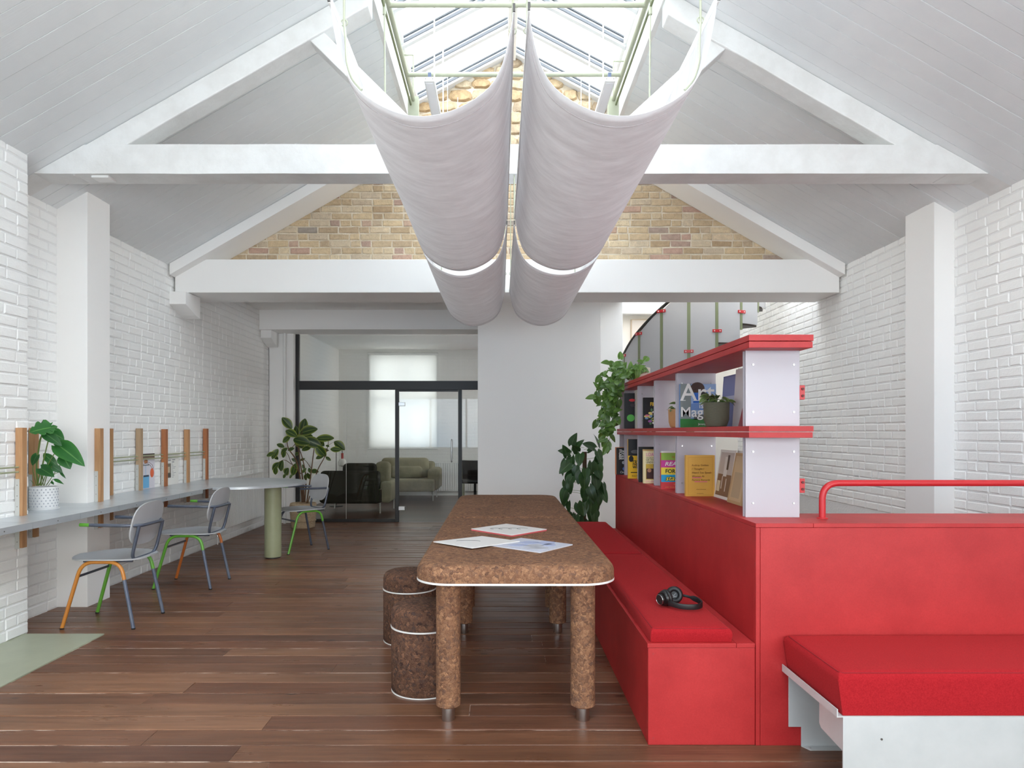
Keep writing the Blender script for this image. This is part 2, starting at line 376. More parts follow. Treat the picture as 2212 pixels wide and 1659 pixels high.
def leafmat(name, mid, edge, vein, rough=.35):
    t = NT(name); at = t.add('ShaderNodeAttribute', attribute_name='leaf'); sp = t.add('ShaderNodeSeparateColor'); t.link(at.outputs['Color'], sp.inputs[0])
    nn = t.noise(14, 4, .6, rnd=True)
    e = t.ramp(sp.outputs[0], [(.55, (0, 0, 0)), (.95, (1, 1, 1))]); c = t.mix(mid, edge, e)
    v = t.ramp(sp.outputs[0], [(.02, (1, 1, 1)), (.09, (0, 0, 0))]); c = t.mix(c, vein, v)
    oi = t.add('ShaderNodeObjectInfo'); k = t.ramp(oi.outputs['Random'], [(0, (.68, .7, .7)), (1, (1.35, 1.3, 1.15))]); c = t.mix(c, k, .9, 'MULTIPLY')
    c = t.mix(c, t.ramp(nn, [(.3, (.75, .8, .75)), (.7, (1.15, 1.12, 1.1))]), .7, 'MULTIPLY')
    t.link(c, t.b.inputs['Base Color']); t.b.inputs['Roughness'].default_value = rough
    tr = t.add('ShaderNodeBsdfTranslucent'); t.link(c, tr.inputs['Color']); mx = t.add('ShaderNodeMixShader'); mx.inputs[0].default_value = .18
    t.link(t.b.outputs[0], mx.inputs[1]); t.link(tr.outputs[0], mx.inputs[2]); t.link(mx.outputs[0], t.out.inputs['Surface']); return t.m
m_leaf_monstera = leafmat('monstera_leaf', rgb(44, 104, 48), rgb(56, 118, 54), rgb(96, 146, 84))
m_leaf_ficus = leafmat('variegated_ficus_leaf', rgb(52, 78, 38), rgb(142, 156, 66), rgb(128, 144, 80))
m_leaf_philo = leafmat('philodendron_leaf', rgb(50, 82, 44), rgb(56, 90, 48), rgb(84, 112, 72))
m_leaf_pothos = leafmat('pothos_leaf', rgb(82, 116, 54), rgb(98, 134, 62), rgb(124, 152, 86))
m_leaf_pep = leafmat('variegated_pothos_leaf', rgb(84, 112, 62), rgb(150, 166, 118), rgb(150, 168, 120))
m_gasket = M('rubber_gasket', rgb(112, 115, 120), .7)
m_sagelight = M('pale_sage_steel', rgb(176, 180, 158), .4)
m_shadewhite = M('shade_greyed_white_frame', rgb(214, 216, 218), .5)  # grey of the bars' shaded undersides put into the white, for contrast with sky

# ------------------------------------------------------------------ the room
XL, XR, EAVE, S = -3.4, 3.55, 3.06, .575
YR, YB, YG = -1.2, 7.1, 7.4                 # rear wall, front of the far beam, face of the gable
SKL, SKR, SKC = -.92, 1.17, .125            # skylight opening
def roof(x): return EAVE + S * (x - XL) if x < (XL + XR) / 2 else EAVE + S * (XR - x)

def brick_mesh(name, L, H, D, mat, seed, bev=.007, jit=.0025):
    """a brick lying in the u-v plane with its face towards +n; unit size, five faces and a chamfer"""
    rr = random.Random(seed); b = MB(); vs = []
    for dz, ins in ((-.012, 0.), (D - bev * .7, 0.), (D, bev)):
        for sx, sy in ((-1, -1), (1, -1), (1, 1), (-1, 1)):
            vs.append((sx * (L / 2 - ins) + rr.uniform(-jit, jit), sy * (H / 2 - ins) + rr.uniform(-jit, jit), dz + (rr.uniform(-jit, jit) * .6 if ins else 0)))
    fs = [(8, 9, 10, 11)] + [(k + i, k + (i + 1) % 4, k + 4 + (i + 1) % 4, k + 4 + i) for k in (0, 4) for i in range(4)]
    me = bpy.data.meshes.new(name); me.from_pydata(vs, [], fs); me.materials.append(mat); return me

def brickwork(parent, o0, U, N, ulen, v0, v1, ok, mat, seed, near, course=.075, L=.215, H=.066, D=.0045, limit=300, headers=.25, wob=.0016, jit=.0025):
    """bricks laid on a plane through o0; the nearest few hundred are objects, the rest one part of kind stuff"""
    rr = random.Random(seed); U = Vector(U); N = Vector(N); V = Vector((0, 0, 1)); o0 = Vector(o0)
    kinds = [brick_mesh('brick', L, H, D, mat, seed * 10 + k, jit=jit) for k in range(5)]
    heads = [brick_mesh('brick', L * .48, H, D, mat, seed * 10 + 5 + k, jit=jit) for k in range(3)]
    rows = []; nv = int((v1 - v0) / course + .5)
    for j in range(nv):
        v = v0 + (j + .5) * course; u = -rr.choice((0, .5)) * L - rr.uniform(0, .03) - (j % 2) * L * .5
        while u < ulen - .03:
            hd = rr.random() < headers; l = L * .48 if hd else L
            a, e = max(u, 0.), min(u + l, ulen)             # cut bricks at the ends of the wall
            if e - a > .03 and ok((a + e) / 2, v, e - a): rows.append(((a + e) / 2, v, hd, (e - a) / l))
            u += l + (.075 - H) * .9
    def mat4(c, v):
        p = o0 + U * c + V * v + N * rr.uniform(-wob, wob)
        m = Matrix((U, V, N)).transposed().to_4x4(); a = rr.uniform(-.008, .008)
        m = m @ Matrix.Rotation(a, 4, 'Z') @ Matrix.Rotation(rr.uniform(-.010, .010), 4, 'X') @ Matrix.Rotation(rr.uniform(-.005, .005), 4, 'Y')
        m.translation = p; return m
    rows.sort(key=lambda q: near(o0 + U * q[0] + V * q[1]))
    inv = W(parent).inverted(); rest = MB()
    for i, (c, v, hd, sc) in enumerate(rows):
        me = rr.choice(heads if hd else kinds); m = mat4(c, v) @ Matrix.Diagonal((sc, 1, 1, 1))
        if i < limit: link_mesh('brick', me, parent, inv @ m)
        else:
            rest.add([m @ q.co for q in me.vertices], [list(p.vertices) for p in me.polygons])
    if rest.v:
        ro = rest.build('brick_field', mat, parent); ro['kind'] = 'stuff'

# floor: sub-floor, boards one by one, far boards in the material
floor = setting(MB().box(XL - .3, XR + .3, YR, 14.6, -.2, -.0035).build('floor', m_joint))
MB().box(XL, XR, 10.17, 14.5, -.0035, 0).build('far_boards', m_farfloor, floor)
MB().box(XL, XR, YR, 2.21, -.0035, 0).build('rear_boards', m_farfloor, floor)
y = 2.215; row = 0
while y < 10.16:
    w = .1445 + R.uniform(-.005, .006)
    xs = [XL if y > 4.5 else -2.63]; x = xs[0] + R.uniform(.8, 3.2)
    while x < XR - .5: xs.append(x); x += R.uniform(2.2, 4.2)
    xs.append(XR)
    for a, b_ in zip(xs[:-1], xs[1:]):
        z = R.uniform(-.0015, .001); wob = R.uniform(-.0015, .0015); n = 10
        top = []
        pb = MB(); vs = []
        for k in range(n + 1):
            xx = a + .0015 + (b_ - a - .003) * k / n; e0 = mnoise.noise((xx * 1.7, y * 9, 1)) * .0028; e1 = mnoise.noise((xx * 1.7, y * 9, 5)) * .0028
            y0, y1 = y + .0030 + e0, y + w - .0030 + e1
            vs += [(xx, y0, -.02), (xx, y0, z - .0025), (xx, y0 + .003, z), (xx, y1 - .003, z + wob), (xx, y1, z + wob - .0025), (xx, y1, -.02)]
        fs = [(i * 6 + q, i * 6 + 6 + q, i * 6 + 7 + q, i * 6 + 1 + q) for i in range(n) for q in range(5)] + [(0, 1, 2, 3, 4, 5), tuple(n * 6 + q for q in (5, 4, 3, 2, 1, 0))]
        MB().add(vs, fs).build('floorboard', m_plank, floor)
    y += w; row += 1
MB().box(-3.25, -2.634, YR, 4.546, -.0034, .004).build('painted_floor_strip', m_sagefloor, floor)

# left wall, its nearer thick pier and the boxed column
wl_ = setting(MB().box(-3.75, -3.4065, YR, 14.6, -.1, 3.12).build('wall_left', m_wmortar))
brickwork(wl_, (-3.406, 4.6, 0), (0, 1, 0), (1, 0, 0), 5.45, 0, 3.075, lambda c, v, l: not (.62 < c - l / 2 + .02 and c + l / 2 < .97), m_wbrick, 11, lambda p: p.y)
t = NT('far_painted_brick'); t.b.inputs['Base Color'].default_value = rgb(234, 233, 230); t.b.inputs['Roughness'].default_value = .6
bt = t.add('ShaderNodeTexBrick'); bt.inputs['Scale'].default_value = 1; bt.inputs['Brick Width'].default_value = .225; bt.inputs['Row Height'].default_value = .075; bt.inputs['Mortar Size'].default_value = .006
bt.inputs['Color1'].default_value = (1, 1, 1, 1); bt.inputs['Color2'].default_value = (.9, .9, .9, 1); bt.inputs['Mortar'].default_value = (0, 0, 0, 1)
sx = t.add('ShaderNodeSeparateXYZ'); cb = t.add('ShaderNodeCombineXYZ'); ax = t.add('ShaderNodeMath', operation='ADD'); t.link(t.coord(), sx.inputs[0])
t.link(sx.outputs[0], ax.inputs[0]); t.link(sx.outputs[1], ax.inputs[1]); t.link(ax.outputs[0], cb.inputs[0]); t.link(sx.outputs[2], cb.inputs[1]); t.link(cb.outputs[0], bt.inputs['Vector'])
hh = t.mix(bt.outputs['Color'], t.noise(30, 5, .6), .3); t.bump(hh, .6, .012); m_farbrick = t.m
MB().box(-3.415, -3.400, 10.06, 14.45, 0, 3.07).build('far_brickwork', m_farbrick, wl_)
pier = setting(MB().box(-3.75, -3.1665, YR, 4.575, -.1, 3.26).build('wall_left_pier', m_wmortar))
brickwork(pier, (-3.166, 3.6, 0), (0, 1, 0), (1, 0, 0), .975, 0, 3.22, lambda c, v, l: True, m_wbrick, 12, lambda p: -p.y, D=.005, wob=.0022)
MB().box(-3.172, -3.160, YR, 3.6, 0, 3.2).build('far_brickwork', m_farbrick, pier)
colm = setting(MB().prism([(-3.42, 0), (-3.17, 0), (-3.17, roof(-3.17) + .03), (-3.42, roof(-3.42) + .03)], 'y', 5.245, 5.55).build('wall_left_column', m_plaster, bevel=.003))
# right wall and its column
wr_ = setting(MB().box(3.5565, 3.9, YR, 10.3, -.1, 3.12).build('wall_right', m_wmortar))
MB().box(3.561, 3.9, 7.5, 10.3, 3.12, 5.5).build('stairwell_upper_wall', m_plaster, wr_)
brickwork(wr_, (3.556, 10.2, 0), (0, -1, 0), (-1, 0, 0), 6.3, .6, 3.075, lambda c, v, l: not (4.48 < c - l / 2 + .02 and c + l / 2 < 4.88), m_wbrick, 13, lambda p: p.y)
MB().box(3.55, 3.562, YR, 3.9, 0, 3.07).build('far_brickwork', m_farbrick, wr_)
setting(MB().prism([(3.60, 0), (3.396, 0), (3.396, roof(3.396) + .03), (3.60, roof(3.60) + .03)], 'y', 5.34, 5.72).build('wall_right_column', m_plaster, bevel=.003))

def ring(name, mat, x0, x1, z0, z1, hx0, hx1, hz0, hz1, y0, y1):
    vs = []
    for yy in (y0, y1):
        vs += [(x0, yy, z0), (x1, yy, z0), (x1, yy, z1), (x0, yy, z1), (hx0, yy, hz0), (hx1, yy, hz0), (hx1, yy, hz1), (hx0, yy, hz1)]
    fs = []
    for o in (0, 8):
        for i in range(4): fs.append((o + i, o + (i + 1) % 4, o + 4 + (i + 1) % 4, o + 4 + i))
    for i in range(4):
        fs.append((i, (i + 1) % 4, 8 + (i + 1) % 4, 8 + i)); fs.append((4 + i, 4 + (i + 1) % 4, 12 + (i + 1) % 4, 12 + i))
    return setting(MB().add(vs, fs).build(name, mat))
# glazed end wall behind the photographer
wf = hold('window_4', (.075, YR, 0))
for x0, x1, z0, z1 in ((XL, XR, -.05, .85), (XL, XR, 2.38, 3.06)): MB().box(x0, x1, YR - .2, YR, z0, z1).build('sill_wall' if z0 < 0 else 'transom', m_plaster, wf)
for k in range(7):
    x = XL + .05 + (XR - XL - .1) * k / 6; MB().box(x - .03, x + .03, YR - .14, YR - .06, .85, 2.38).build('mullion', m_black, wf)
for k in range(6):
    x0 = XL + .08 + (XR - XL - .1) * k / 6; x1 = x0 + (XR - XL - .1) / 6 - .06; MB().box(x0, x1, YR - .105, YR - .095, .85, 2.38).build('glass_pane', m_skyglass, wf)
MB().prism([(XL, 3.06), (XR, 3.06), (XR, 3.1), (SKR, roof(SKR)), (SKL, roof(SKL)), (XL, 3.1)], 'y', YR - .2, YR).build('gable_panel', m_plaster, wf)

# boarded ceiling slopes
YS0 = 2.43
for nm, x0, x1 in (('ceiling', XL - .25, SKL), ('ceiling', XR + .25, SKR)):
    r0 = roof(x0); r1 = roof(x1)
    slab = setting(MB().prism([(x0, r0 + .021), (x1, r1 + .021), (x1, r1 + .16), (x0, r0 + .16)], 'y', YS0, 7.6).build(nm, m_groove))
    MB().prism([(x0, r0), (x1, r1), (x1, r1 + .16), (x0, r0 + .16)], 'y', YR - .3, YS0).build('lining_panel', m_board, slab)
    W_ = .125; gap = .003
    inv = W(slab).inverted(); protos = []
    for k in range(4):
        w = W_ - gap
        b = MB().prism([(x0, r0), (x1, r1), (x1, r1 + .02), (x0, r0 + .02)], 'y', 0, w).build('ceiling_board', m_board, slab, bevel=.001, seg=1)
        protos.append(b)
    y = YS0; i = 0
    while y < YG - .01:
        w = min(W_, YG - y)
        if i < 4: b = protos[i]
        else: b = protos[R.randrange(4)].copy(); COL.objects.link(b)
        b.location = (0, y, R.uniform(-.0018, .0018)); b.scale = (1, w / W_, 1)
        y += w; i += 1

# skylight
sk = hold('window_1', (SKC, 2, 4.5))
ZC, ZA = 4.90, 5.45
for x, sgn in ((SKL, -1), (SKR, 1)):
    MB().box(x + (-.05 if sgn < 0 else -.012), x + (.012 if sgn < 0 else .05), YR, 7.5, roof(x) - .015, ZC).build('kerb', m_white, sk, bevel=.004)
    MB().box(x - .04, x + .04, YR, 7.5, ZC - .005, ZC + .05).build('sill', m_white, sk, bevel=.004)
MB().box(SKC - .045, SKC + .045, YR, 7.5, ZA - .09, ZA + .03).build('ridge_beam', m_white, sk, bevel=.004)
bars = [7.36 - .54 * i for i in range(16)]
for x, sgn in ((SKL, -1), (SKR, 1)):
    dx = SKC - x; L = math.hypot(dx, ZA - ZC); ux, uz = dx / L, (ZA - ZC) / L; nx, nz_ = (-uz, ux) if ux > 0 else (uz, -ux)
    def P(t, h): return (x + ux * t * L + nx * h, ZC + uz * t * L + nz_ * h)
    for i, yb in enumerate(bars):
        hw = .05 if i == 0 else .028
        MB().prism([P(0, -.035), P(1, -.035), P(1, .03), P(0, .03)], 'y', yb - hw, yb + hw).build('glazing_bar', m_shadewhite, sk, bevel=.003, seg=1)
        for q in (-1, 1): MB().prism([P(.03, -.012), P(.97, -.012), P(.97, .012), P(.03, .012)], 'y', yb + q * hw - (.010 if q < 0 else 0), yb + q * hw + (.010 if q > 0 else 0)).build('gasket', m_gasket, sk)
        MB().prism([P(.0, .031), P(1, .031), P(1, .045), P(0, .045)], 'y', yb - hw - .012, yb + hw + .012).build('cover_strip', m_groove, sk)
        if i < len(bars) - 1:
            MB().prism([P(.0, .012), P(1, .012), P(1, .018), P(0, .018)], 'y', bars[i + 1] + .02, yb - .02).build('glass_pane', m_rooflight, sk)
MB().prism([(SKL, ZC), (SKR, ZC), (SKC, ZA)], 'y', YR - .1, YR).build('end_panel', m_white, sk)

# gable wall of bare brick, rubble at its head
gab = setting(MB().prism([(XL - .1, 2.9), (XR + .1, 2.9), (XR + .1, roof(XR) + .06), (SKR + .06, roof(SKR) + .1), (SKR + .06, ZC + .02), (SKC, ZA + .03), (SKL - .06, ZC + .02), (SKL - .06, roof(SKL) + .1), (XL - .1, roof(XL) + .06)],
                         'y', YG + .007, YG + .22).build('wall_gable', m_mortar))
def gable_ok(c, v, l):
    x = XL + c; z = 3.06 + v
    return z < 4.40 and z + .02 < roof(x - l / 2) + .02 and z + .02 < roof(x + l / 2) + .02
brickwork(gab, (XL, YG + .008, 3.06), (1, 0, 0), (0, -1, 0), XR - XL, .06, 1.4, gable_ok, m_brick, 14, lambda p: abs(p.z - 3.5) + (3 if abs(p.x - .1) < .75 and p.z > 3.3 else 0), D=.011, H=.0595, L=.209, wob=.004, headers=.36, jit=.0042)
# rubble stones
rr = random.Random(5); z = 4.42
def head(x): return ZC + (ZA - ZC) * (1 - abs(x - SKC) / (SKR - SKC))
while z < ZA - .04:
    hgt = rr.uniform(.10, .15); x = SKL + rr.uniform(-.08, .04)
    while x < SKR:
        w = rr.uniform(.13, .30); cx = x + w / 2; hh_ = hgt * rr.uniform(.86, 1.08); cz = z + hgt / 2 + rr.uniform(-.012, .012)
        if z + hgt * .5 < head(cx) and SKL + .02 < cx < SKR - .02:
            n = 11; poly = []; tw = rr.uniform(-.12, .12)
            for k in range(n):
                a = 2 * PI * k / n; ca, sa = math.cos(a), math.sin(a)
                q = (abs(ca) ** 4 + abs(sa) ** 4) ** (-1 / 4) * rr.uniform(.88, 1.04)
                px_, pz_ = ca * q * w * .50, sa * q * hh_ * .50
                px_, pz_ = px_ * math.cos(tw) - pz_ * math.sin(tw), px_ * math.sin(tw) + pz_ * math.cos(tw)
                X_ = min(max(cx + px_, SKL + .02), SKR - .02); poly.append((X_, min(cz + pz_, head(X_) - .01)))
            dp = rr.uniform(0, .008)
            vs = [(p[0], YG + .012, p[1]) for p in poly] + [(p[0], YG - .002, p[1]) for p in poly] + [(cx + (p[0] - cx) * .80, YG - .016 - dp, cz + (p[1] - cz) * .78) for p in poly]
            fs = [(i + k, (i + 1) % n + k, (i + 1) % n + n + k, i + n + k) for k in (0, n) for i in range(n)] + [tuple(range(2 * n, 3 * n))]
            MB().add(vs, fs).build('stone', m_stone, gab, smooth=True)
        x += w - .004
    z += hgt - .002

# far beam under the gable, rafters against the brick, corbels
trim = setting(MB().box(XL + .02, XR - .02, YB, 7.64, 2.794, 3.14).build('trim_1', m_plaster, bevel=.006))
for k, (sgn, xa) in enumerate(((-1, XL), (1, XR))):
    x1 = SKL if sgn < 0 else SKR; x0 = xa + (.02 if sgn < 0 else -.02)
    setting(MB().prism([(x0, roof(x0) - .12), (x1, roof(x1) - .12), (x1, roof(x1) - .003), (x0, roof(x0) - .003)], 'y', 6.98, YG - .003).build('trim_%d' % (2 + k), m_plaster, bevel=.004))
setting(MB().prism([(7.02, 2.79), (7.36, 2.79), (7.36, 2.56), (7.26, 2.58), (7.14, 2.62), (7.02, 2.66)], 'x', XL + .0, XL + .17).build('trim_4', m_plaster, bevel=.004))

# nearer roof truss
YT0, YT1 = 4.75, 4.95
tr = hold('trim_5', (0, 4.85, 3.1))
def wob_box(x0, x1, y0, y1, z0, z1, n=40, amp=.006, seed=1):
    vs = []
    for i in range(n + 1):
        x = x0 + (x1 - x0) * i / n
        o = [mnoise.noise((x * 1.6, seed * 7 + k * 3, 0)) * amp + mnoise.noise((x * 7, seed * 7 + k * 3, 0)) * amp * .3 for k in range(4)]
        vs += [(x, y0 + o[0], z0 + o[1]), (x, y1, z0 + o[1]), (x, y1, z1 + o[2]), (x, y0 + o[3], z1 + o[2])]
    fs = [(i * 4 + k, i * 4 + (k + 1) % 4, i * 4 + 4 + (k + 1) % 4, i * 4 + 4 + k) for i in range(n) for k in range(4)]
    fs += [(0, 1, 2, 3), tuple(n * 4 + k for k in (3, 2, 1, 0))]
    return MB().add(vs, fs)
tb = wob_box(XL - .02, XR + .02, YT0, YT1, 3.144, 3.347)
for v in tb.v:                                   # the beam's top corners follow the roof
    v.z = min(v.z, roof(v.x) - .002)
tb.build('tie_beam', m_rough_white, tr, bevel=.008)
for sgn, xa, x1 in ((-1, XL, SKL), (1, XR, SKR)):
    b = MB(); n = 24; vs = []
    for i in range(n + 1):
        x = xa - sgn * .42 + (x1 - xa + sgn * .42) * i / n; q = [mnoise.noise((x * 2, k * 5 + sgn, 3)) * .006 for k in range(3)]
        zz = roof(x); vs += [(x, YT0 + .01 + q[0], zz - .168 + q[1]), (x, YT1 - .02, zz - .168 + q[1]), (x, YT1 - .02, zz - .002), (x, YT0 + .01 + q[2], zz - .002)]
    fs = [(i * 4 + k, i * 4 + (k + 1) % 4, i * 4 + 4 + (k + 1) % 4, i * 4 + 4 + k) for i in range(n) for k in range(4)] + [(0, 1, 2, 3), tuple(n * 4 + k for k in (3, 2, 1, 0))]
    b.add(vs, fs).build('principal_rafter', m_rough_white, tr, bevel=.008)
    xs = SKC - sgn * -1.45; xe = SKC + sgn * .62
    xs = SKC + sgn * 1.42
    d = Vector((xe - xs, 0, 3.345 - (roof(xs) - .17))).normalized(); nn = Vector((-d.z, 0, d.x)) * .055
    p0 = Vector((xs, 0, roof(xs) - .14)); p1 = Vector((xe, 0, 3.34))
    MB().prism([((p0 + nn).x, (p0 + nn).z), ((p0 - nn).x, (p0 - nn).z), ((p1 - nn).x, (p1 - nn).z), ((p1 + nn).x, (p1 + nn).z)], 'y', YT0 + .03, YT1 - .04).build('strut', m_rough_white, tr, bevel=.006)
cl = PT(235, 384, 4.82)
MB().box(cl.x - .10, cl.x + .02, 4.78, 4.88, 3.128, 3.146).build('cable_clip', m_white, tr, bevel=.002)

# lower rooms behind the beam
setting(MB().box(XL - .1, 1.6, 7.5, 14.6, 3.07, 3.25).build('ceiling_back', m_plaster))
setting(MB().box(XL, -.26, 9.64, 10.12, 2.79, 3.07).build('trim_6', m_plaster, bevel=.005))
setting(MB().prism([(9.7, 2.79), (10.0, 2.79), (10.0, 2.58), (9.85, 2.62), (9.7, 2.68)], 'x', XL, XL + .15).build('trim_7', m_plaster, bevel=.004))
setting(MB().box(-3.41, -3.045, 10.06, 10.26, 0, 2.8).build('wall_left_boxing', m_plaster, bevel=.003))
MB().tube([(-3.16, 10.02, 0), (-3.16, 10.02, 2.79)], .022, 10).build('pipe', m_white, bpy.data.objects['wall_left_boxing'], smooth=True)
setting(MB().box(-.28, 1.27, 8.6, 10.4, -.01, 3.07).build('wall_core', m_plaster, bevel=.004))
setting(MB().box(1.27, 1.6, 8.9, 10.4, -.01, 5.5).build('wall_core_return', m_plaster, bevel=.004))
setting(MB().box(1.6, 3.6, 10.2, 10.4, -.01, 5.5).build('wall_stairwell', M('cream_plaster', rgb(240, 234, 224), .6)))
setting(MB().box(1.6, 3.6, 10.02, 10.2, 3.08, 3.2).build('trim_8', m_plaster))
setting(MB().box(1.5, 1.6, 7.5, 10.4, 3.07, 5.5).build('wall_stairwell_side', m_plaster))
def ring_x(name, mat, y0, y1, z0, z1, hy0, hy1, hz0, hz1, x0, x1):
    o = ring(name, mat, y0, y1, z0, z1, hy0, hy1, hz0, hz1, -x1, -x0); loc = o.location.copy()
    for v in o.data.vertices: v.co = (-v.co.y, v.co.x, v.co.z)
    o.data.flip_normals(); o.location = (-loc.y, loc.x, loc.z); return o
ring_x('wall_meeting_side', m_farbrick, 10.4, 14.6, -.01, 3.07, 12.2, 13.4, 1.05, 2.35, 1.1, 1.27)     # unseen opening added behind the core wall to brighten the meeting room
ring('wall_back', m_farbrick, XL - .1, 1.2, -.05, 3.1, -2.74, -1.34, 1.02, 2.96, 14.4, 14.7)
w3 = hold('window_3', (-2.04, 14.5, 1.02))
for x0, x1, z0, z1 in ((-2.74, -2.68, 1.02, 2.96), (-1.40, -1.34, 1.02, 2.96), (-2.68, -1.40, 1.02, 1.09), (-2.68, -1.40, 2.89, 2.96), (-2.68, -1.40, 1.98, 2.05), (-2.06, -2.02, 1.09, 1.98), (-2.06, -2.02, 2.05, 2.89)):
    MB().box(x0, x1, 14.52, 14.57, z0, z1).build('sash_bar', m_white, w3, bevel=.004)
for z0, z1 in ((1.09, 1.98), (2.05, 2.89)):
    for x0, x1 in ((-2.68, -2.06), (-2.02, -1.40)): MB().box(x0, x1, 14.545, 14.551, z0, z1).build('glass_pane', m_skyglass, w3)
bl = thing('roller_blind', 'pale roller blind drawn down over the far meeting room window', 'blind', (-2.04, 14.36, .98))
MB().grid(lambda u, v: (-2.78 + 1.48 * u, 14.385, .99 + 1.98 * v), 2, 2, .002).build('blind_cloth', m_blind, bl)
MB().tube([(-2.78, 14.38, .985), (-1.30, 14.38, .985)], .012, 8).build('bottom_bar', m_white, bl, smooth=True)
MB().tube([(-2.78, 14.37, 2.98), (-1.30, 14.37, 2.98)], .025, 10).build('roller', m_white, bl, smooth=True)

# glazed partition with its door
YP = 10.2
def pw(x): return (x - PX) * YP / F
def pz(y): return CH - (y - PY) * YP / F
gp = hold('window_2', (-1.7, YP, 0))
for x0, x1, z0, z1 in ((-3.045, -2.995, 0, 2.80), (-2.995, -.25, pz(842), pz(823)), (pw(854), pw(862), 0, pz(842)), (pw(990), pw(998), 0, pz(842)), (-2.995, pw(854), 0, .045)):
    MB().box(x0, x1, YP - .03, YP + .03, z0, z1).build('frame_bar', m_black, gp, bevel=.003)
for x0, x1, z0, z1 in ((-2.995, pw(748) - .002, .045, pz(842)), (pw(748) + .002, pw(854), .045, pz(842)), (pw(998), -.25, .01, pz(842)), (-2.995, pw(748) - .002, pz(823), 2.79), (pw(748) + .002, pw(857) - .002, pz(823), 2.79), (pw(857) + .002, pw(996) - .002, pz(823), 2.79), (pw(996) + .002, -.25, pz(823), 2.79)):
    MB().box(x0, x1, YP - .005, YP + .005, z0, z1).build('glass_pane', m_glass, gp)
m_seal = M('silicone_joint', rgb(226, 228, 226), .4)
MB().box(pw(748) - .002, pw(748) + .002, YP - .006, YP + .006, .045, pz(842)).build('joint_strip', m_seal, gp)
d1 = hold('door_1', (pw(926), YP, 0))
MB().box(pw(862) + .004, pw(990) - .004, YP - .006, YP + .006, .012, pz(846)).build('glass_pane', m_glass, d1)
MB().box(pw(862) + .004, pw(990) - .004, YP - .018, YP + .018, pz(846) - .0, pz(842) - .002).build('top_rail', m_black, d1)
for yy in (873, 1098): MB().box(pw(862) - .004, pw(875), YP - .03, YP + .03, pz(yy + 4), pz(yy - 4)).build('hinge', m_steel, d1, bevel=.004)
MB().tube(fillet([(pw(976), YP - .006, pz(997)), (pw(976), YP - .06, pz(997)), (pw(976), YP - .06, pz(950)), (pw(976), YP - .006, pz(950))], .03), .011, 10).build('handle', m_steel, d1, smooth=True)

# ------------------------------------------------------------------ cork table and stools
def slab_mesh(x0, x1, y0, y1, z0, z1, rf, rb, re, n=10):
    """rounded-top slab; plan corners rf at the front, rb at the back, edge rounding re on top"""
    def outline(ins):
        p = []
        for cx, cy, a0, r in ((x1, y0, -PI / 2, rf), (x1, y1, 0, rb), (x0, y1, PI / 2, rb), (x0, y0, PI, rf)):
            sx = -1 if cx == x1 else 1; sy = 1 if cy == y0 else -1
            for k in range(n + 1):
                a = a0 + PI / 2 * k / n
                p.append((cx + sx * r + (r - ins) * math.cos(a) if r > ins else cx + sx * ins, cy + sy * r + (r - ins) * math.sin(a) if r > ins else cy + sy * (ins if r > .05 else min(ins, .04))))
        return p
    b = MB(); rings = [(0, z0), (0, z1 - re)]
    for k in range(1, 7):
        a = PI / 2 * k / 6; rings.append((re * (1 - math.cos(a)), z1 - re + re * math.sin(a)))
    vs = []; m = 4 * (n + 1)
    for ins, z in rings: vs += [(p[0], p[1], z) for p in outline(ins)]
    fs = [(i * m + k, i * m + (k + 1) % m, (i + 1) * m + (k + 1) % m, (i + 1) * m + k) for i in range(len(rings) - 1) for k in range(m)]
    fs += [list(range(m))[::-1], list(range((len(rings) - 1) * m, len(rings) * m))]
    return b.add(vs, fs)
TX = .073
def cork_table(label, y0, y1, front, legs):
    t = thing('cork_table', label, 'table', (TX, (y0 + y1) / 2, 0), group='cork table modules')
    a, b = (.17, .012) if front else (.012, .17)
    slab_mesh(TX - .4625, TX + .4625, y0, y1, .668, .748, a, b, .045).build('table_top', m_cork, t, smooth=True)
    slab_mesh(TX - .4635, TX + .4635, y0 - .001, y1 + .001, .660, .669, a, b, .001).build('edge_trim', m_white, t)
    for ly in legs:
        for sx in (-1, 1):
            c = (TX + sx * .315, ly, 0)
            lg = MB().lathe([(.050, .068), (.0575, .074), (.0575, .66)], c, 32).build('leg', m_cork, t, smooth=True)
            MB().lathe([(.029, 0), (.030, .002), (.030, .068)], c, 24).build('foot', m_steel, lg, smooth=True)
    return t
cork_table('near cork-block table with the magazines on it', 3.05, 4.788, True, (3.2, 4.59))
cork_table('far cork table butted behind the one holding magazines', 4.802, 6.54, False, (5.0, 6.36))
def stool(label, x, y, mat):
    t = thing('cork_stool', label, 'stool', (x, y, 0), group='cork drum stools')
    MB().lathe([(.168, 0), (.171, .001), (.171, .006)], (x, y, 0), 48).build('base_trim', m_white, t, smooth=True)
    MB().lathe([(.166, .006), (.171, .012), (.172, .32), (.166, .33)], (x, y, 0), 48).build('body', mat, t, smooth=True)
    MB().lathe([(.170, .330), (.174, .331), (.174, .337), (.170, .338)], (x, y, 0), 48).build('lid_trim', m_white, t, smooth=True)
    MB().lathe([(.168, .338), (.172, .342), (.172, .40), (.168, .42), (.157, .437), (.14, .445), (.0, .448)], (x, y, 0), 48, capped=False).build('lid', mat, t, smooth=True)
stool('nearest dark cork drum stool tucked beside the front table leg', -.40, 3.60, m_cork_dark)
stool('second dark cork drum stool just behind the nearest one', -.585, 4.44, m_cork_dark)

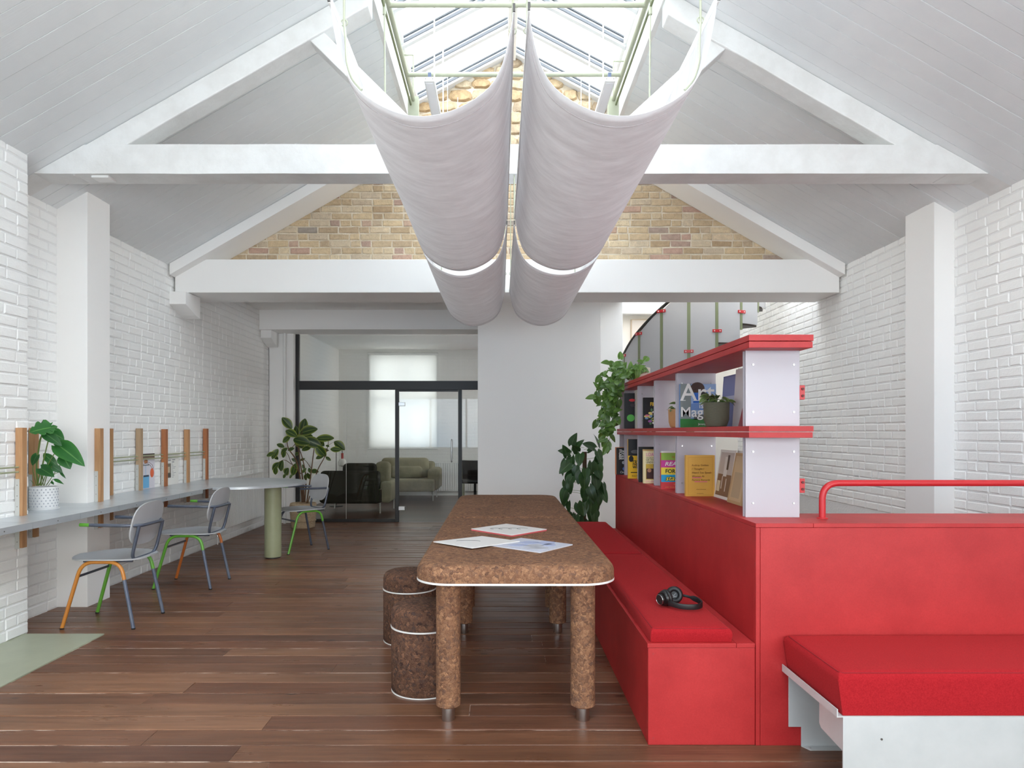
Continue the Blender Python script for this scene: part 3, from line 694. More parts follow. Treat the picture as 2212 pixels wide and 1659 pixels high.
def text(parent, body, size, pos, mat, name='lettering', rot=None, align='LEFT', sx=1., shear=0., bold=0., lift=0.):
    cu = bpy.data.curves.new('t', 'FONT'); cu.body = body; cu.size = size; cu.align_x = align; cu.extrude = .0002; cu.shear = shear; cu.offset = bold; cu.resolution_u = 3
    cu.space_line = .92
    to = bpy.data.objects.new('t', cu); COL.objects.link(to)
    dg = bpy.context.evaluated_depsgraph_get(); me = bpy.data.meshes.new_from_object(to.evaluated_get(dg))
    bpy.data.objects.remove(to); bpy.data.curves.remove(cu)
    me.name = name; me.materials.clear(); me.materials.append(mat)
    o = bpy.data.objects.new(name, me); COL.objects.link(o); o.parent = parent
    o.matrix_basis = Matrix.Translation((pos[0], pos[1] - lift, pos[2])) @ (rot or Matrix.Rotation(PI / 2, 4, 'X')) @ Matrix.Diagonal((sx, 1, 1, 1))
    o['kind'] = 'stuff'
    return o

_mc = {}
def flat(r, g, b, rough=.45):
    k = (r, g, b)
    if k not in _mc: _mc[k] = M('print_%d_%d_%d' % k, rgb(r, g, b), rough)
    return _mc[k]

# magazines on the near table
def magazine(label, corners, z, thick, cover, edge, prints, pages=1):
    c = sum((Vector(p) for p in corners), Vector((0, 0))) / 4
    t = thing('magazine', label, 'magazine', (c.x, c.y, z), group='magazines on the cork table')
    MB().prism([(p[0], p[1]) for p in corners], 'z', z, z + thick * .7).build('pages', edge, t)
    MB().prism([(p[0], p[1]) for p in corners], 'z', z + thick * .7, z + thick).build('cover', cover, t)
    for fn in prints: fn(t, c, z + thick)
    return t
m_cover = M('matt_white_cover', rgb(238, 238, 236), .5); m_ink = flat(90, 90, 92); m_blueprint = flat(176, 188, 222); m_greyprint = flat(186, 190, 200)
def squiggle(t, c, z):
    for i in range(4):
        a = .028 + .004 * (i % 2); cx = c.x - .085 + i * .055; cy = c.y + .01
        MB().tube([(cx + a * math.cos(q * PI / 10), cy + a * .9 * math.sin(q * PI / 10), z + .0008) for q in range(0, 15)], .0009, 5).build('printed_curve', m_ink, t)
def curve1(t, c, z):
    MB().tube([(c.x - .05 + .07 * math.cos(q * PI / 12), c.y + .03 * math.sin(q * PI / 12), z + .0008) for q in range(1, 11)], .001, 5).build('printed_curve', m_ink, t)
def camo(t, c, z):
    for x, y, w, h, mt in ((.0, .06, .05, .05, m_blueprint), (.09, .05, .045, .06, m_blueprint), (.02, -.05, .05, .045, m_greyprint), (-.06, -.02, .05, .04, m_blueprint), (.10, -.02, .035, .04, m_blueprint), (.03, -.12, .06, .035, m_greyprint)):
        MB().prism([(c.x + x + w * math.cos(k * PI / 6) * (1 + .25 * math.sin(k * 2.3)), c.y + y + h * math.sin(k * PI / 6)) for k in range(12)], 'z', z, z + .0006).build('printed_patch', mt, t)
ZT = .7485
magazine('white magazine with looping line drawing lying farthest back on cork table', [(-.174, 4.143), (.0686, 3.89), (.2825, 4.125), (.0414, 4.367)], ZT, .012, m_cover, flat(206, 96, 100), [squiggle])
magazine('pale blue and white magazine under a plain white one on cork table', [(-.07, 3.60), (.199, 3.375), (.384, 3.607), (.119, 3.824)], ZT, .006, flat(206, 212, 228), flat(214, 216, 222), [camo])
magazine('plain white magazine overlapping the pale blue one on cork table', [(-.358, 3.666), (-.141, 3.466), (.107, 3.68), (-.102, 3.857)], ZT + .007, .004, m_cover, m_cover, [curve1])

# ------------------------------------------------------------------ red seating
XW, YF, ZTOP = 1.10, 2.935, .955
dv = thing('seating_partition', 'tall red fibreboard back wall carrying the bookcase and turning right', 'wall unit', (1.6, 3.1, 0))
MB().box(XW, XW + .018, YF + .02, 6.5, 0, ZTOP - .019).build('side_panel', m_red, dv, bevel=.0015)
MB().box(XW, XW + .018, YF, YF + .0195, 0, ZTOP - .019).build('edge_strip', m_red, dv, bevel=.0015)
MB().box(XW + .0195, 3.5, YF, YF + .02, 0, ZTOP - .019).build('front_panel', m_red, dv, bevel=.0015)
MB().box(XW - .001, 1.346, YF - .002, 6.5, ZTOP - .018, ZTOP).build('top_board', m_red, dv, bevel=.0015)
MB().box(1.3475, 3.5, YF - .002, 3.29, ZTOP - .018, ZTOP).build('top_board', m_red, dv, bevel=.0015)
MB().box(1.3475, 1.42, 3.2905, 6.5, ZTOP - .018, ZTOP).build('top_board', m_red, dv, bevel=.0015)
MB().box(1.40, 1.418, 3.30, 6.5, 0, ZTOP - .019).build('rear_panel', m_red, dv)
MB().box(XW + .018, 1.40, 6.48, 6.498, 0, ZTOP - .019).build('end_panel', m_red, dv)

XB, ZB = .638, .437
bn = thing('bench', 'long red fibreboard bench running back alongside the cork tables', 'bench', (.87, 4.7, 0))
MB().box(XB, XW - .002, YF + .005, YF + .025, 0, ZB - .019).build('end_panel', m_red, bn, bevel=.0015)
MB().box(XB, XB + .018, YF + .0265, 6.45, 0, ZB - .019).build('front_panel', m_red, bn, bevel=.0015)
MB().box(XB - .003, 1.0175, YF + .003, 6.45, ZB - .018, ZB).build('seat_board', m_red, bn, bevel=.0015)
MB().box(1.019, XW - .002, YF + .003, 6.45, ZB - .018, ZB).build('seat_board', m_red, bn, bevel=.0015)
MB().box(XB + .02, XW - .002, 6.43, 6.448, 0, ZB - .019).build('far_panel', m_red, bn)
for x, z in ((XB + .022, ZB - .045), (XB + .022, .03), (1.082, .20)):
    MB().tube([(x, YF + .0035, z), (x, YF + .006, z)], .005, 10).build('plug', flat(168, 50, 52), bn)
def cushion(name, label, x0, x1, y0, y1, z0, z1, r, puff=.012, loc=None):
    t = thing(name, label, 'cushion', ((x0 + x1) / 2, (y0 + y1) / 2, z0), group='red wool seat cushions')
    nx, ny = 14, 22; vs = []; b = MB()
    def top(u, v):
        e = min(u, 1 - u) * (x1 - x0); f = min(v, 1 - v) * (y1 - y0); d = min(e, f)
        zz = z1 - r * (1 - math.sqrt(max(0, 1 - (1 - min(d / r, 1)) ** 2))) + puff * (math.sin(PI * u) * math.sin(PI * v)) ** .5
        return zz
    def uu(k, n, ln):           # denser rows near the rim
        q = k / n; return q
    us = sorted(set([0, .004 / (x1 - x0), r * .3 / (x1 - x0), r * .65 / (x1 - x0), r / (x1 - x0)] + [r / (x1 - x0) + (1 - 2 * r / (x1 - x0)) * i / nx for i in range(nx + 1)] + [1 - r / (x1 - x0), 1 - r * .65 / (x1 - x0), 1 - r * .3 / (x1 - x0), 1 - .004 / (x1 - x0), 1]))
    vv = sorted(set([0, .004 / (y1 - y0), r * .3 / (y1 - y0), r * .65 / (y1 - y0), r / (y1 - y0)] + [r / (y1 - y0) + (1 - 2 * r / (y1 - y0)) * i / ny for i in range(ny + 1)] + [1 - r / (y1 - y0), 1 - r * .65 / (y1 - y0), 1 - r * .3 / (y1 - y0), 1 - .004 / (y1 - y0), 1]))
    A, B = len(us), len(vv)
    for u in us:
        for v in vv: vs.append((x0 + (x1 - x0) * u, y0 + (y1 - y0) * v, top(u, v)))
    for u in us:
        for v in vv: vs.append((x0 + (x1 - x0) * (.008 + .984 * u), y0 + (y1 - y0) * (.006 + .988 * v), z0))
    fs = [(i * B + j, (i + 1) * B + j, (i + 1) * B + j + 1, i * B + j + 1) for i in range(A - 1) for j in range(B - 1)]
    k = A * B; fs += [[q + k for q in f][::-1] for f in fs]
    rim = [i * B for i in range(A)] + [(A - 1) * B + j for j in range(1, B)] + [i * B + B - 1 for i in range(A - 2, -1, -1)] + [j for j in range(B - 2, 0, -1)]
    fs += [(rim[i], rim[i] + k, rim[(i + 1) % len(rim)] + k, rim[(i + 1) % len(rim)]) for i in range(len(rim))]
    b.add(vs, fs).build('pad', m_wool, t, smooth=True)
    ins = r * .42; zz = z1 - r * .16
    loop = [(p[0], p[1], zz) for p in rrect(x0 + ins, x1 - ins, y0 + ins, y1 - ins, r * .6, 4)]
    MB().tube(loop, .0022, 6, closed=True).build('seam', flat(140, 20, 28, .9), t, smooth=True)
    return t
cushion('seat_cushion', 'near red bench cushion with the black headphones lying on it', XB + .012, 1.005, YF + .012, 4.745, ZB + .001, .500, .026)
cushion('seat_cushion', 'far red bench cushion reaching the climbing plant', XB + .012, 1.005, 4.75, 6.44, ZB + .001, .500, .026)

# metal bench at the right with its thick cushion
mb = thing('metal_bench', 'pale metal bench frame under the thick red cushion at right', 'bench', (2.3, 2.7, 0))
XM = 1.232
MB().box(XM, 3.45, 2.452, 2.458, 0, .322).build('front_panel', m_whitemetal, mb, bevel=.001)
MB().prism([(2.458, .322), (2.458, .200), (2.622, .212), (2.637, .225), (2.637, .322)], 'x', XM + .001, XM + .004).build('side_flange', m_whitemetal, mb)
MB().prism([(XM - .022, .322), (XM - .018, .322), (XM - .018, .3225), (3.45, .3225), (3.45, .3265), (XM - .018, .3265), (XM - .018, .352), (XM - .022, .352)], 'y', 2.452, 2.930).build('seat_tray', m_whitemetal, mb, bevel=.0008)
MB().prism([(XM + .004, .322), (XM + .004, .085), (XM + .058, .085), (XM + .058, .0), (1.75, .0), (1.75, .322)], 'y', 2.923, 2.9275).build('back_plate', m_whitemetal, mb, bevel=.001)
MB().prism([(XM + .058, 2.923), (XM + .08, 2.885), (1.75, 2.885), (1.75, 2.923)], 'z', .001, .005).build('foot_flange', m_whitemetal, mb)
MB().lathe([(.006, .005), (.006, .008), (.002, .009)], (XM + .085, 2.904, 0), 12).build('bolt', m_steel, mb, smooth=True)
MB().tube([(1.37, 2.4515, .245), (1.37, 2.4495, .245)], .004, 10).build('bolt', m_screw, mb)
cushion('seat_cushion', 'thick red cushion on the metal bench at the right', XM - .016, 3.44, 2.455, 2.928, .3275, .482, .03, .006)

# tubular rail on the divider
rl = [(1.468, 3.11, ZTOP), (1.468, 3.11, 1.115), (3.3, 3.11, 1.115), (3.3, 3.11, ZTOP)]
gr_ = thing('grab_rail', 'bent red tubular rail standing on the seating wall', 'rail', (1.468, 3.11, ZTOP))
MB().tube(fillet(rl, .085, 10), .0145, 16).build('tube', m_redmetal, gr_, smooth=True)
for x in (1.468, 3.3): MB().lathe([(.024, 0), (.024, .004), (.016, .005)], (x, 3.11, ZTOP), 20).build('flange', m_redmetal, gr_, smooth=True)

# ------------------------------------------------------------------ bookcase on the seating wall
bc = thing('bookcase', 'red and frosted two-tier open bookcase on the seating wall', 'bookcase', (1.25, 3.03, ZTOP))
SX0, SX1, SY0, SY1 = 1.105, 1.388, 3.03, 6.45
ZM0, ZM1, ZU0, ZU1 = 1.322, 1.374, 1.722, 1.780
for z0, z1 in ((ZM0, ZM1), (ZU0, ZU1)):
    h = (z1 - z0) / 2
    for a in (0, 1):
        MB().box(SX0, SX1 + (.004 if a else 0), SY0, SY1, z0 + a * (h + .0015), z0 + h * (1 + a) - (0 if a else .0015)).build('shelf_board', m_red, bc, bevel=.0012)
divs = [3.14, 4.36, 4.98, 5.58, 6.18, 6.42]
for z0, z1 in ((ZTOP, ZM0), (ZM1, ZU0)):
    for i, yd in enumerate(divs):
        for k in (0, 1):
            y0 = yd + k * .03
            MB().box(1.130 - k * .0, 1.378, y0, y0 + .010, z0, z1).build('divider_panel', m_acrylic, bc, bevel=.0012)
        if i < 5:
            for x in (1.163, 1.350):
                for z in (z0 + .065, z1 - .065):
                    MB().tube([(x, yd - .0045, z), (x, yd + .0005, z)], [.0045, .0052], 10).build('screw', m_steel, bc, smooth=True)
for z0, z1 in ((1.50, 1.56), (1.07, 1.13)):
    b = MB().box(1.3785, 1.405, 3.145, 3.155, z0 - .003, z1 + .003).build('side_bracket', m_redmetal, bc, bevel=.002)
    for z in (z0 + .014, z1 - .014): MB().tube([(1.394, 3.145, z), (1.394, 3.139, z)], .006, 10).build('bolt', flat(96, 26, 28), b, smooth=True)

def book(label, x0, w, y, z0, h, th, cover, spine=None, prints=(), tilt=0., group='books on the red bookcase', cat='book', rz=0., name='book', pages=m_paper):
    """book standing with its front cover to the camera; prints in fractions of the cover"""
    t = thing(name, label, cat, (x0, y, z0), rz, group)
    if tilt: t.rotation_euler = (-tilt, 0, rz)
    c = .003 if th > .012 else th * .25
    b = MB().add([], [])
    b = MB().prism([(0, 0), (w, 0), (w, c), (c, c), (c, th - c), (w, th - c), (w, th), (0, th)], 'z', 0, h)
    b.build('cover', cover, t, local=True)
    MB().box(c, w - .003, c, th - c, .003, h - .003).build('pages', pages, t, local=True)
    for p in prints:
        if p[0] == 'r':
            _, a0, a1, b0, b1, m, lay = p
            MB().box(a0 * w, a1 * w, -.0003 * lay, .0001, b0 * h, b1 * h).build('printed_panel', m, t, local=True)
        elif p[0] == 'o':
            _, cx, cz, rx, rz_, m, lay = p
            MB().prism([(cx * w + rx * w * math.cos(k * PI / 12), cz * h + rz_ * h * math.sin(k * PI / 12)) for k in range(24)], 'y', -.0003 * lay, .0001).build('printed_disc', m, t, local=True)
        elif p[0] == 't':
            _, body, size, fx, fz, m = p[:6]; kw = p[6] if len(p) > 6 else {}
            text(t, body, size, (fx * w, -.0016, fz * h), m, **kw)
    return t
K = flat(18, 18, 20); WH = flat(236, 234, 228)
ZS = ZTOP + .0005; ZM = ZM1 + .0005
# lower tier
book('yellow novel with handwritten style title and pink underlining on lower shelf', 1.131, .176, 4.155, ZS, .250, .03, flat(222, 170, 72), prints=[
    ('t', 'Audrey Golden', .0165, .20, .735, flat(128, 78, 26)), ('t', 'I Thought I', .0165, .20, .645, flat(128, 78, 26), dict(shear=.25)), ('t', 'Heard You Speak:', .0165, .20, .555, flat(128, 78, 26), dict(shear=.25)),
    ('t', 'Women At', .0165, .20, .465, flat(128, 78, 26), dict(shear=.25)), ('t', 'Factory Records', .0165, .20, .375, flat(128, 78, 26), dict(shear=.25)),
    ('r', .22, .54, .445, .462, flat(222, 92, 140), 3), ('r', .30, .74, .345, .362, flat(222, 92, 140), 3),
    ('t', 'edited testimonies', .008, .36, .16, flat(128, 78, 26)), ('t', 'foreword by', .008, .38, .06, flat(128, 78, 26)),
    ('r', .08, .92, .94, .944, flat(190, 130, 48), 2), ('r', .08, .92, .03, .034, flat(190, 130, 48), 2), ('r', .08, .086, .03, .944, flat(190, 130, 48), 2), ('r', .914, .92, .03, .944, flat(190, 130, 48), 2)])
book('rainbow striped music book with block lettering on lower shelf', 1.100, .20, 4.66, ZS, .248, .028, flat(206, 62, 66), prints=[
    ('r', 0, 1, .80, 1, flat(140, 176, 70), 1), ('r', 0, 1, .60, .80, flat(204, 64, 150), 1), ('r', 0, 1, .40, .60, flat(240, 216, 74), 1), ('r', 0, 1, .20, .40, flat(40, 160, 206), 1),
    ('t', 'MICHAEL CRAGG', .017, .36, .86, flat(196, 80, 40), dict(sx=.8)), ('t', 'REACH', .036, .12, .65, WH, dict(shear=.2, sx=1.25, bold=.0008)), ('t', 'FOR THE', .036, .14, .45, K, dict(bold=.0008)),
    ('t', 'stars', .046, .14, .245, K, dict(shear=.3, sx=1.15, bold=.0026)), ('t', 'stars', .046, .14, .245, flat(244, 226, 70), dict(shear=.3, sx=1.15, bold=.0003, lift=.0012)),
    ('t', '1996-2006:', .017, .42, .11, flat(224, 150, 90), dict(sx=.8)), ('t', 'FAME, FALLOUT AND POP', .011, .14, .04, flat(224, 150, 90), dict(sx=.9))])
book('white paperback standing just behind the rainbow striped book', 1.112, .205, 4.70, ZS, .258, .03, WH)
book('cream paperback with pink headline and band photograph on lower shelf', 1.090, .19, 5.19, ZS, .245, .026, flat(240, 228, 178), prints=[
    ('t', 'LOADED', .036, .10, .845, flat(230, 150, 180), dict(sx=.85, bold=.0008)), ('t', 'THE LIFE (AND AFTERLIFE)', .0125, .10, .775, K, dict(sx=.9)), ('t', 'OF THE VELVET', .0205, .10, .70, K), ('t', 'UNDERGROUND', .0205, .10, .625, K),
    ('r', .10, .90, .12, .60, flat(206, 172, 66), 1), ('r', .12, .40, .14, .46, flat(70, 44, 40), 2), ('o', .24, .40, .08, .06, flat(190, 140, 110), 3), ('r', .40, .44, .12, .60, flat(66, 46, 40), 3), ('r', .52, .80, .13, .40, flat(40, 32, 34), 2), ('o', .66, .42, .07, .055, flat(190, 140, 110), 3), ('t', 'DYLAN JONES', .02, .10, .03, flat(230, 150, 180), dict(sx=.9))])
book('black framed picture leaning behind the cream music paperback', 1.078, .24, 5.30, ZS, .275, .02, K, prints=[('r', .12, .9, .10, .93, flat(206, 168, 110), 1)], cat='picture frame', name='framed_picture', group='framed pictures')
book('yellow smiley paperback with black photo top on lower shelf', 1.074, .18, 5.72, ZS, .33, .03, flat(232, 186, 40), prints=[
    ('r', 0, 1, .58, 1, flat(30, 30, 32), 1), ('o', .78, .86, .16, .07, flat(120, 118, 116), 2), ('o', .35, .68, .22, .05, flat(96, 94, 94), 2), ('o', .14, .50, .11, .08, K, 2),
    ('t', 'rave', .043, .20, .40, K, dict(bold=.0006)), ('t', 'new', .043, .20, .33, K, dict(bold=.0006)), ('t', 'world', .043, .20, .26, K, dict(bold=.0006)), ('t', 'Kirk Field', .018, .18, .05, K),
    ('r', .12, .95, .145, .165, K, 2)])
book('black paperback with white lettering at the far end of lower shelf', 1.068, .17, 6.235, ZS, .245, .03, K, prints=[
    ('t', 'The', .033, .10, .84, WH, dict(shear=.15, bold=.0008)), ('t', 'Creation', .033, .10, .75, WH, dict(shear=.15, bold=.0008)), ('t', 'Records', .033, .10, .66, WH, dict(shear=.15, bold=.0008)), ('t', 'Story', .033, .10, .57, WH, dict(shear=.15, bold=.0008)),
    ('o', .42, .22, .12, .07, flat(84, 120, 190), 2), ('o', .35, .45, .08, .06, flat(170, 172, 176), 2), ('t', 'Cavanagh', .026, .16, .06, WH, dict(shear=.2))])
book('orange paperback seen edge on beside the black lettered one', 1.062, .16, 6.28, ZS, .25, .02, flat(226, 142, 92))

def lean_card(name, label, cat, ya, yb, xa, z0, h, dx, cover, prints=(), thick=.006, border=None, rz=0.):
    """square sleeve standing along y from ya (near) to yb (far), foot at xa, head leaning dx to the right; faces -x"""
    t = thing(name, label, cat, (xa, ya, z0), 0., 'record sleeves and prints on the bookcase')
    ln = yb - ya
    def bx(u0, u1, v0, v1, off, th, nm, mt):
        vs = []
        for o in (off, off + th):
            for u, v in ((u0, v0), (u1, v0), (u1, v1), (u0, v1)):
                vs.append((dx * v - o, ln * (1 - u), h * v))
        MB().add(vs, [(0, 1, 2, 3), (7, 6, 5, 4), (0, 4, 5, 1), (1, 5, 6, 2), (2, 6, 7, 3), (3, 7, 4, 0)]).build(nm, mt, t, local=True)
    bx(0, 1, 0, 1, -thick, thick, 'card', cover)
    for u0, u1, v0, v1, lay, mt in prints: bx(u0, u1, v0, v1, .0003 * (lay - 1), .0004, 'printed_panel', mt)
    return t
SE = flat(126, 96, 74)
lean_card('record_sleeve', 'sepia photograph sleeve with white border leaning on lower shelf', 'record', 3.87, 4.14, 1.296, ZS, .285, .045, WH, [(.07, .93, .06, .95, 1, flat(196, 186, 178)), (.07, .93, .06, .50, 2, SE), (.40, .62, .46, .86, 3, flat(222, 216, 210)), (.56, .68, .60, .90, 4, flat(88, 72, 62)), (.36, .42, .20, .46, 3, flat(206, 196, 186)), (.62, .67, .16, .42, 3, flat(206, 196, 186)), (.10, .30, .14, .36, 4, flat(220, 208, 178))])
lean_card('record_sleeve', 'white sleeve with red marks behind the sepia photograph sleeve', 'record', 3.70, 3.96, 1.335, ZS, .285, .030, WH, [(.55, .9, .62, .66, 1, flat(176, 60, 66)), (.55, .85, .50, .54, 1, flat(70, 36, 44))])
lean_card('record_sleeve', 'kraft brown sleeve leaning lowest behind the end divider', 'record', 3.60, 3.83, 1.272, ZS, .275, .052, flat(190, 156, 112), [(.10, .90, .06, .94, 1, flat(206, 178, 138)), (.2, .75, .12, .62, 2, flat(186, 162, 130))])
lean_card('record_sleeve', 'black sleeve at the near end of the lower shelf', 'record', 3.40, 3.56, 1.31, ZS, .20, .03, K)
# upper tier
book('large art book with a white title over a stone circle photo', 1.134, .225, 4.295, ZM, .274, .03, flat(108, 142, 196), prints=[
    ('r', 0, 1, .55, 1, flat(150, 176, 214), 1), ('r', 0, .30, .10, 1, flat(128, 136, 134), 2), ('r', .30, 1, .22, .40, flat(150, 168, 190), 2), ('r', 0, 1, 0, .20, flat(48, 122, 52), 3), ('r', .38, .95, .18, .30, flat(88, 92, 90), 3),
    ('o', .48, .90, .20, .14, flat(70, 44, 32), 3), ('o', .66, .70, .14, .12, flat(40, 30, 26), 3), ('r', .36, .55, .56, .80, flat(46, 104, 190), 4),
    ('t', 'Art', .155, .0, .62, WH, dict(bold=.001)), ('r', .02, .15, .615, .630, WH, 5), ('r', .36, .50, .615, .630, WH, 5), ('r', .51, .68, .615, .630, WH, 5), ('t', 'is', .05, .52, .445, WH), ('t', 'Magic', .088, .0, .25, WH, dict(bold=.0006)), ('t', 'Jeremy Deller', .017, .50, .06, WH)])
lean_card('record_sleeve', 'purple blue sleeve standing behind the plant on the upper shelf', 'record', 3.99, 4.25, 1.372, ZM, .315, .02, flat(112, 120, 170), [(.05, .95, .55, .97, 1, flat(132, 140, 188)), (.15, .9, .50, .60, 2, flat(196, 200, 224))])
lean_card('record_sleeve', 'plain white square sleeve on the upper shelf behind end divider', 'record', 3.56, 3.97, 1.350, ZM, .335, .022, flat(232, 226, 228))
lean_card('record_sleeve', 'dusky red sleeve with orange corner behind upper end divider', 'record', 3.28, 3.62, 1.262, ZM, .25, .06, flat(146, 62, 70), [(.3, .95, .02, .18, 1, flat(220, 84, 44))])
book('black comic style book with yellow title on the upper shelf', 1.140, .17, 5.42, ZM, .245, .03, flat(24, 22, 24), prints=[('t', 'FIRE', .04, .30, .73, flat(232, 196, 60), dict(sx=.8, bold=.001))] + [
    ('o', .12 + .76 * R.random(), .12 + .5 * R.random(), .05 + .05 * R.random(), .03 + .03 * R.random(), flat(*R.choice([(214, 120, 140), (120, 150, 190), (222, 206, 120), (230, 226, 220), (150, 90, 160), (90, 130, 90)])), 1 + k % 4) for k in range(34)])
book('thin dark book beside the comic style book on upper shelf', 1.3135, .05, 5.395, ZM, .262, .02, flat(30, 32, 34))
book('black book with red and green discs on the upper shelf', 1.086, .09, 5.96, ZM, .31, .03, flat(20, 20, 22), prints=[('o', .75, .80, .30, .04, flat(200, 40, 50), 1), ('o', .62, .30, .38, .10, flat(84, 170, 70), 1), ('o', .8, .66, .22, .05, flat(60, 44, 52), 1)])
book('tall white book between the black books on upper shelf', 1.180, .032, 5.84, ZM, .335, .16, WH)
book('grey speckled book next to the tall white upper shelf book', 1.2135, .022, 5.86, ZM, .30, .15, flat(160, 160, 162))

# ------------------------------------------------------------------ headphones
hp = thing('headphones', 'black over-ear headphones lying on the near red bench cushion', 'headphones', (.85, 3.30, .512))
def cup(c, ax, r, letter):
    c = Vector(c); ax = Vector(ax).normalized(); m = frame(c, (ax.cross(Vector((0, 0, 1)))).normalized(), ax)     # local z = ax (towards the ear)
    b = MB().lathe([(.0, -.026), (.024, -.026), (.026, -.022), (.026, -.016), (.031, -.015), (.031, -.009), (r * .86, -.006), (r * .93, .002), (r * .93, .008)], (0, 0, 0), 36, capped=False)
    sh = b.xf(m).build('ear_cup', m_blackplastic, hp, smooth=True)
    ring_ = [(m @ Vector((math.cos(k * PI / 16) * (r - .012), math.sin(k * PI / 16) * (r - .012), .016))) for k in range(32)]
    MB().tube(ring_, .0125, 12, closed=True).build('ear_pad', m_leather, sh, smooth='all')
    MB().lathe([(.0, .011), (r - .02, .011), (r - .02, .013), (.0, .013)], (0, 0, 0), 24, capped=False).xf(m).build('speaker_cloth', m_black, sh)
    MB().lathe([(.0, -.0275), (.022, -.0275), (.0235, -.026), (.0, -.0255)], (0, 0, 0), 28, capped=False).xf(m).build('cap_disc', m_black, sh, smooth=True)
    rg = [(m @ Vector((math.cos(k * PI / 14) * .0238, math.sin(k * PI / 14) * .0238, -.0268))) for k in range(28)]
    MB().tube(rg, .0011, 6, closed=True).build('cap_ring', m_steel, sh, smooth=True)
    if letter:
        o = text(sh, letter, .034, (0, 0, 0), flat(130, 132, 136)); o.matrix_basis = W(sh).inverted() @ m @ Matrix.Translation((-.010, -.012, .0142)) @ Matrix.Rotation(.3, 4, 'Z')
    return m
HX, HY, HZ = .795, 3.30, .515
cA = (.786, 3.275, HZ + .034); cB = (.852, 3.335, HZ + .037)
cup(cA, (.86, .45, .10), .040, None)
cup(cB, (-.30, -.93, .22), .041, 'R')
band = fillet([(.800, 3.245, HZ + .020), (.850, 3.192, HZ + .014), (.925, 3.196, HZ + .013), (.962, 3.235, HZ + .015), (.955, 3.285, HZ + .024), (.915, 3.322, HZ + .032), (.893, 3.330, HZ + .035)], .06, 6)
b = MB(); n = len(band); vs = []
for i, p in enumerate(band):
    tn = (band[min(i + 1, n - 1)] - band[max(i - 1, 0)]).normalized(); sd = tn.cross(Vector((0, 0, 1))).normalized(); hh = .0125; tt = .004
    if i > n * .78: hh = .006
    for a, c_ in ((-hh, -tt), (hh, -tt), (hh, tt), (-hh, tt)): vs.append(p + Vector((0, 0, a)) + sd * c_)
fs = [(i * 4 + k, i * 4 + (k + 1) % 4, i * 4 + 4 + (k + 1) % 4, i * 4 + 4 + k) for i in range(n - 1) for k in range(4)] + [(0, 1, 2, 3), tuple((n - 1) * 4 + k for k in (3, 2, 1, 0))]
b.add(vs, fs).build('headband', m_leather, hp, smooth=True, bevel=.0015)

# ------------------------------------------------------------------ steel counter on uprights
CZ, CX = .80, -2.83
def wall_x(y): return -3.16 if y < 4.58 else (-3.17 if 5.245 < y < 5.55 else -3.398)
posts = [4.47, 4.935, 5.357, 5.89, 6.38, 6.86, 7.35, 7.82]
def back_edge(ya, yb):
    """counter's rear outline from ya to yb, notched round the uprights and the column"""
    ys = sorted([ya, yb] + [q for q in (4.58, 5.243, 5.552) if ya < q < yb])
    out = []
    for p, q in zip(ys[:-1], ys[1:]):
        x = wall_x((p + q) / 2) + .002; out.append((x, p + 1e-4))
        for py in posts:
            if p < py < q: out += [(x, py - .030), (x + .052, py - .030), (x + .052, py + .024), (x, py + .024)]
        out.append((x, q))
    return out
ct = thing('steel_counter', 'galvanised steel wall counter ending in a round table on a green post', 'counter', (-3.0, 6.0, 0))
cuts = [2.245, 2.717, 3.19, 3.66, 4.137, 4.607, 5.08, 5.555, 6.03, 6.508]
for a, b_ in zip(cuts[:-1], cuts[1:]):
    a2, b2 = a + .0025, b_ - .0025
    be = [(x, min(max(q, a2), b2)) for x, q in back_edge(a, b_)]
    pn = MB().prism([(CX, a2), (CX, b2)] + be[::-1], 'z', CZ - .005, CZ).build('counter_panel', m_galv, ct)
    MB().box(CX - .004, CX, a2, b2, CZ - .040, CZ - .0052).build('front_lip', m_galv, pn)
    MB().tube([(CX - .001, (a2 + b2) / 2, CZ - .022), (CX + .001, (a2 + b2) / 2, CZ - .022)], .004, 10).build('rivet', m_screw, pn)
pc = Vector((-2.82, 7.40)); pts = [(CX, 6.512), (CX + .01, 6.70)] + [(pc.x + .70 * math.cos(a), pc.y + .70 * math.sin(a)) for a in [(-PI / 2 + PI * k / 40) for k in range(41)]]
be = [(x, q) for x, q in back_edge(6.512, 8.10)]
tp = MB().prism(pts + be[::-1], 'z', CZ - .006, CZ).build('round_top', m_galv, ct)
MB().prism(pts[1:] + [(p[0] - .012 * (1 if i else 1), p[1]) for i, p in []] + [((pc.x + .66 * math.cos(a)), (pc.y + .66 * math.sin(a))) for a in [(PI / 2 - PI * k / 40) for k in range(41)]], 'z', CZ - .024, CZ - .0062).build('rim_band', m_galv, tp)
MB().box(-2.72, -2.10 - .12, 7.22, 7.42, CZ - .034, CZ - .0245).build('post_plate', m_bracket, ct)
MB().lathe([(.085, .012), (.0875, .014), (.0875, CZ - .034)], (-2.43, 7.31, 0), 40).build('post', m_sage, ct, smooth=True)
MB().lathe([(.078, 0), (.078, .012)], (-2.43, 7.31, 0), 32).build('post_foot', m_black, ct)

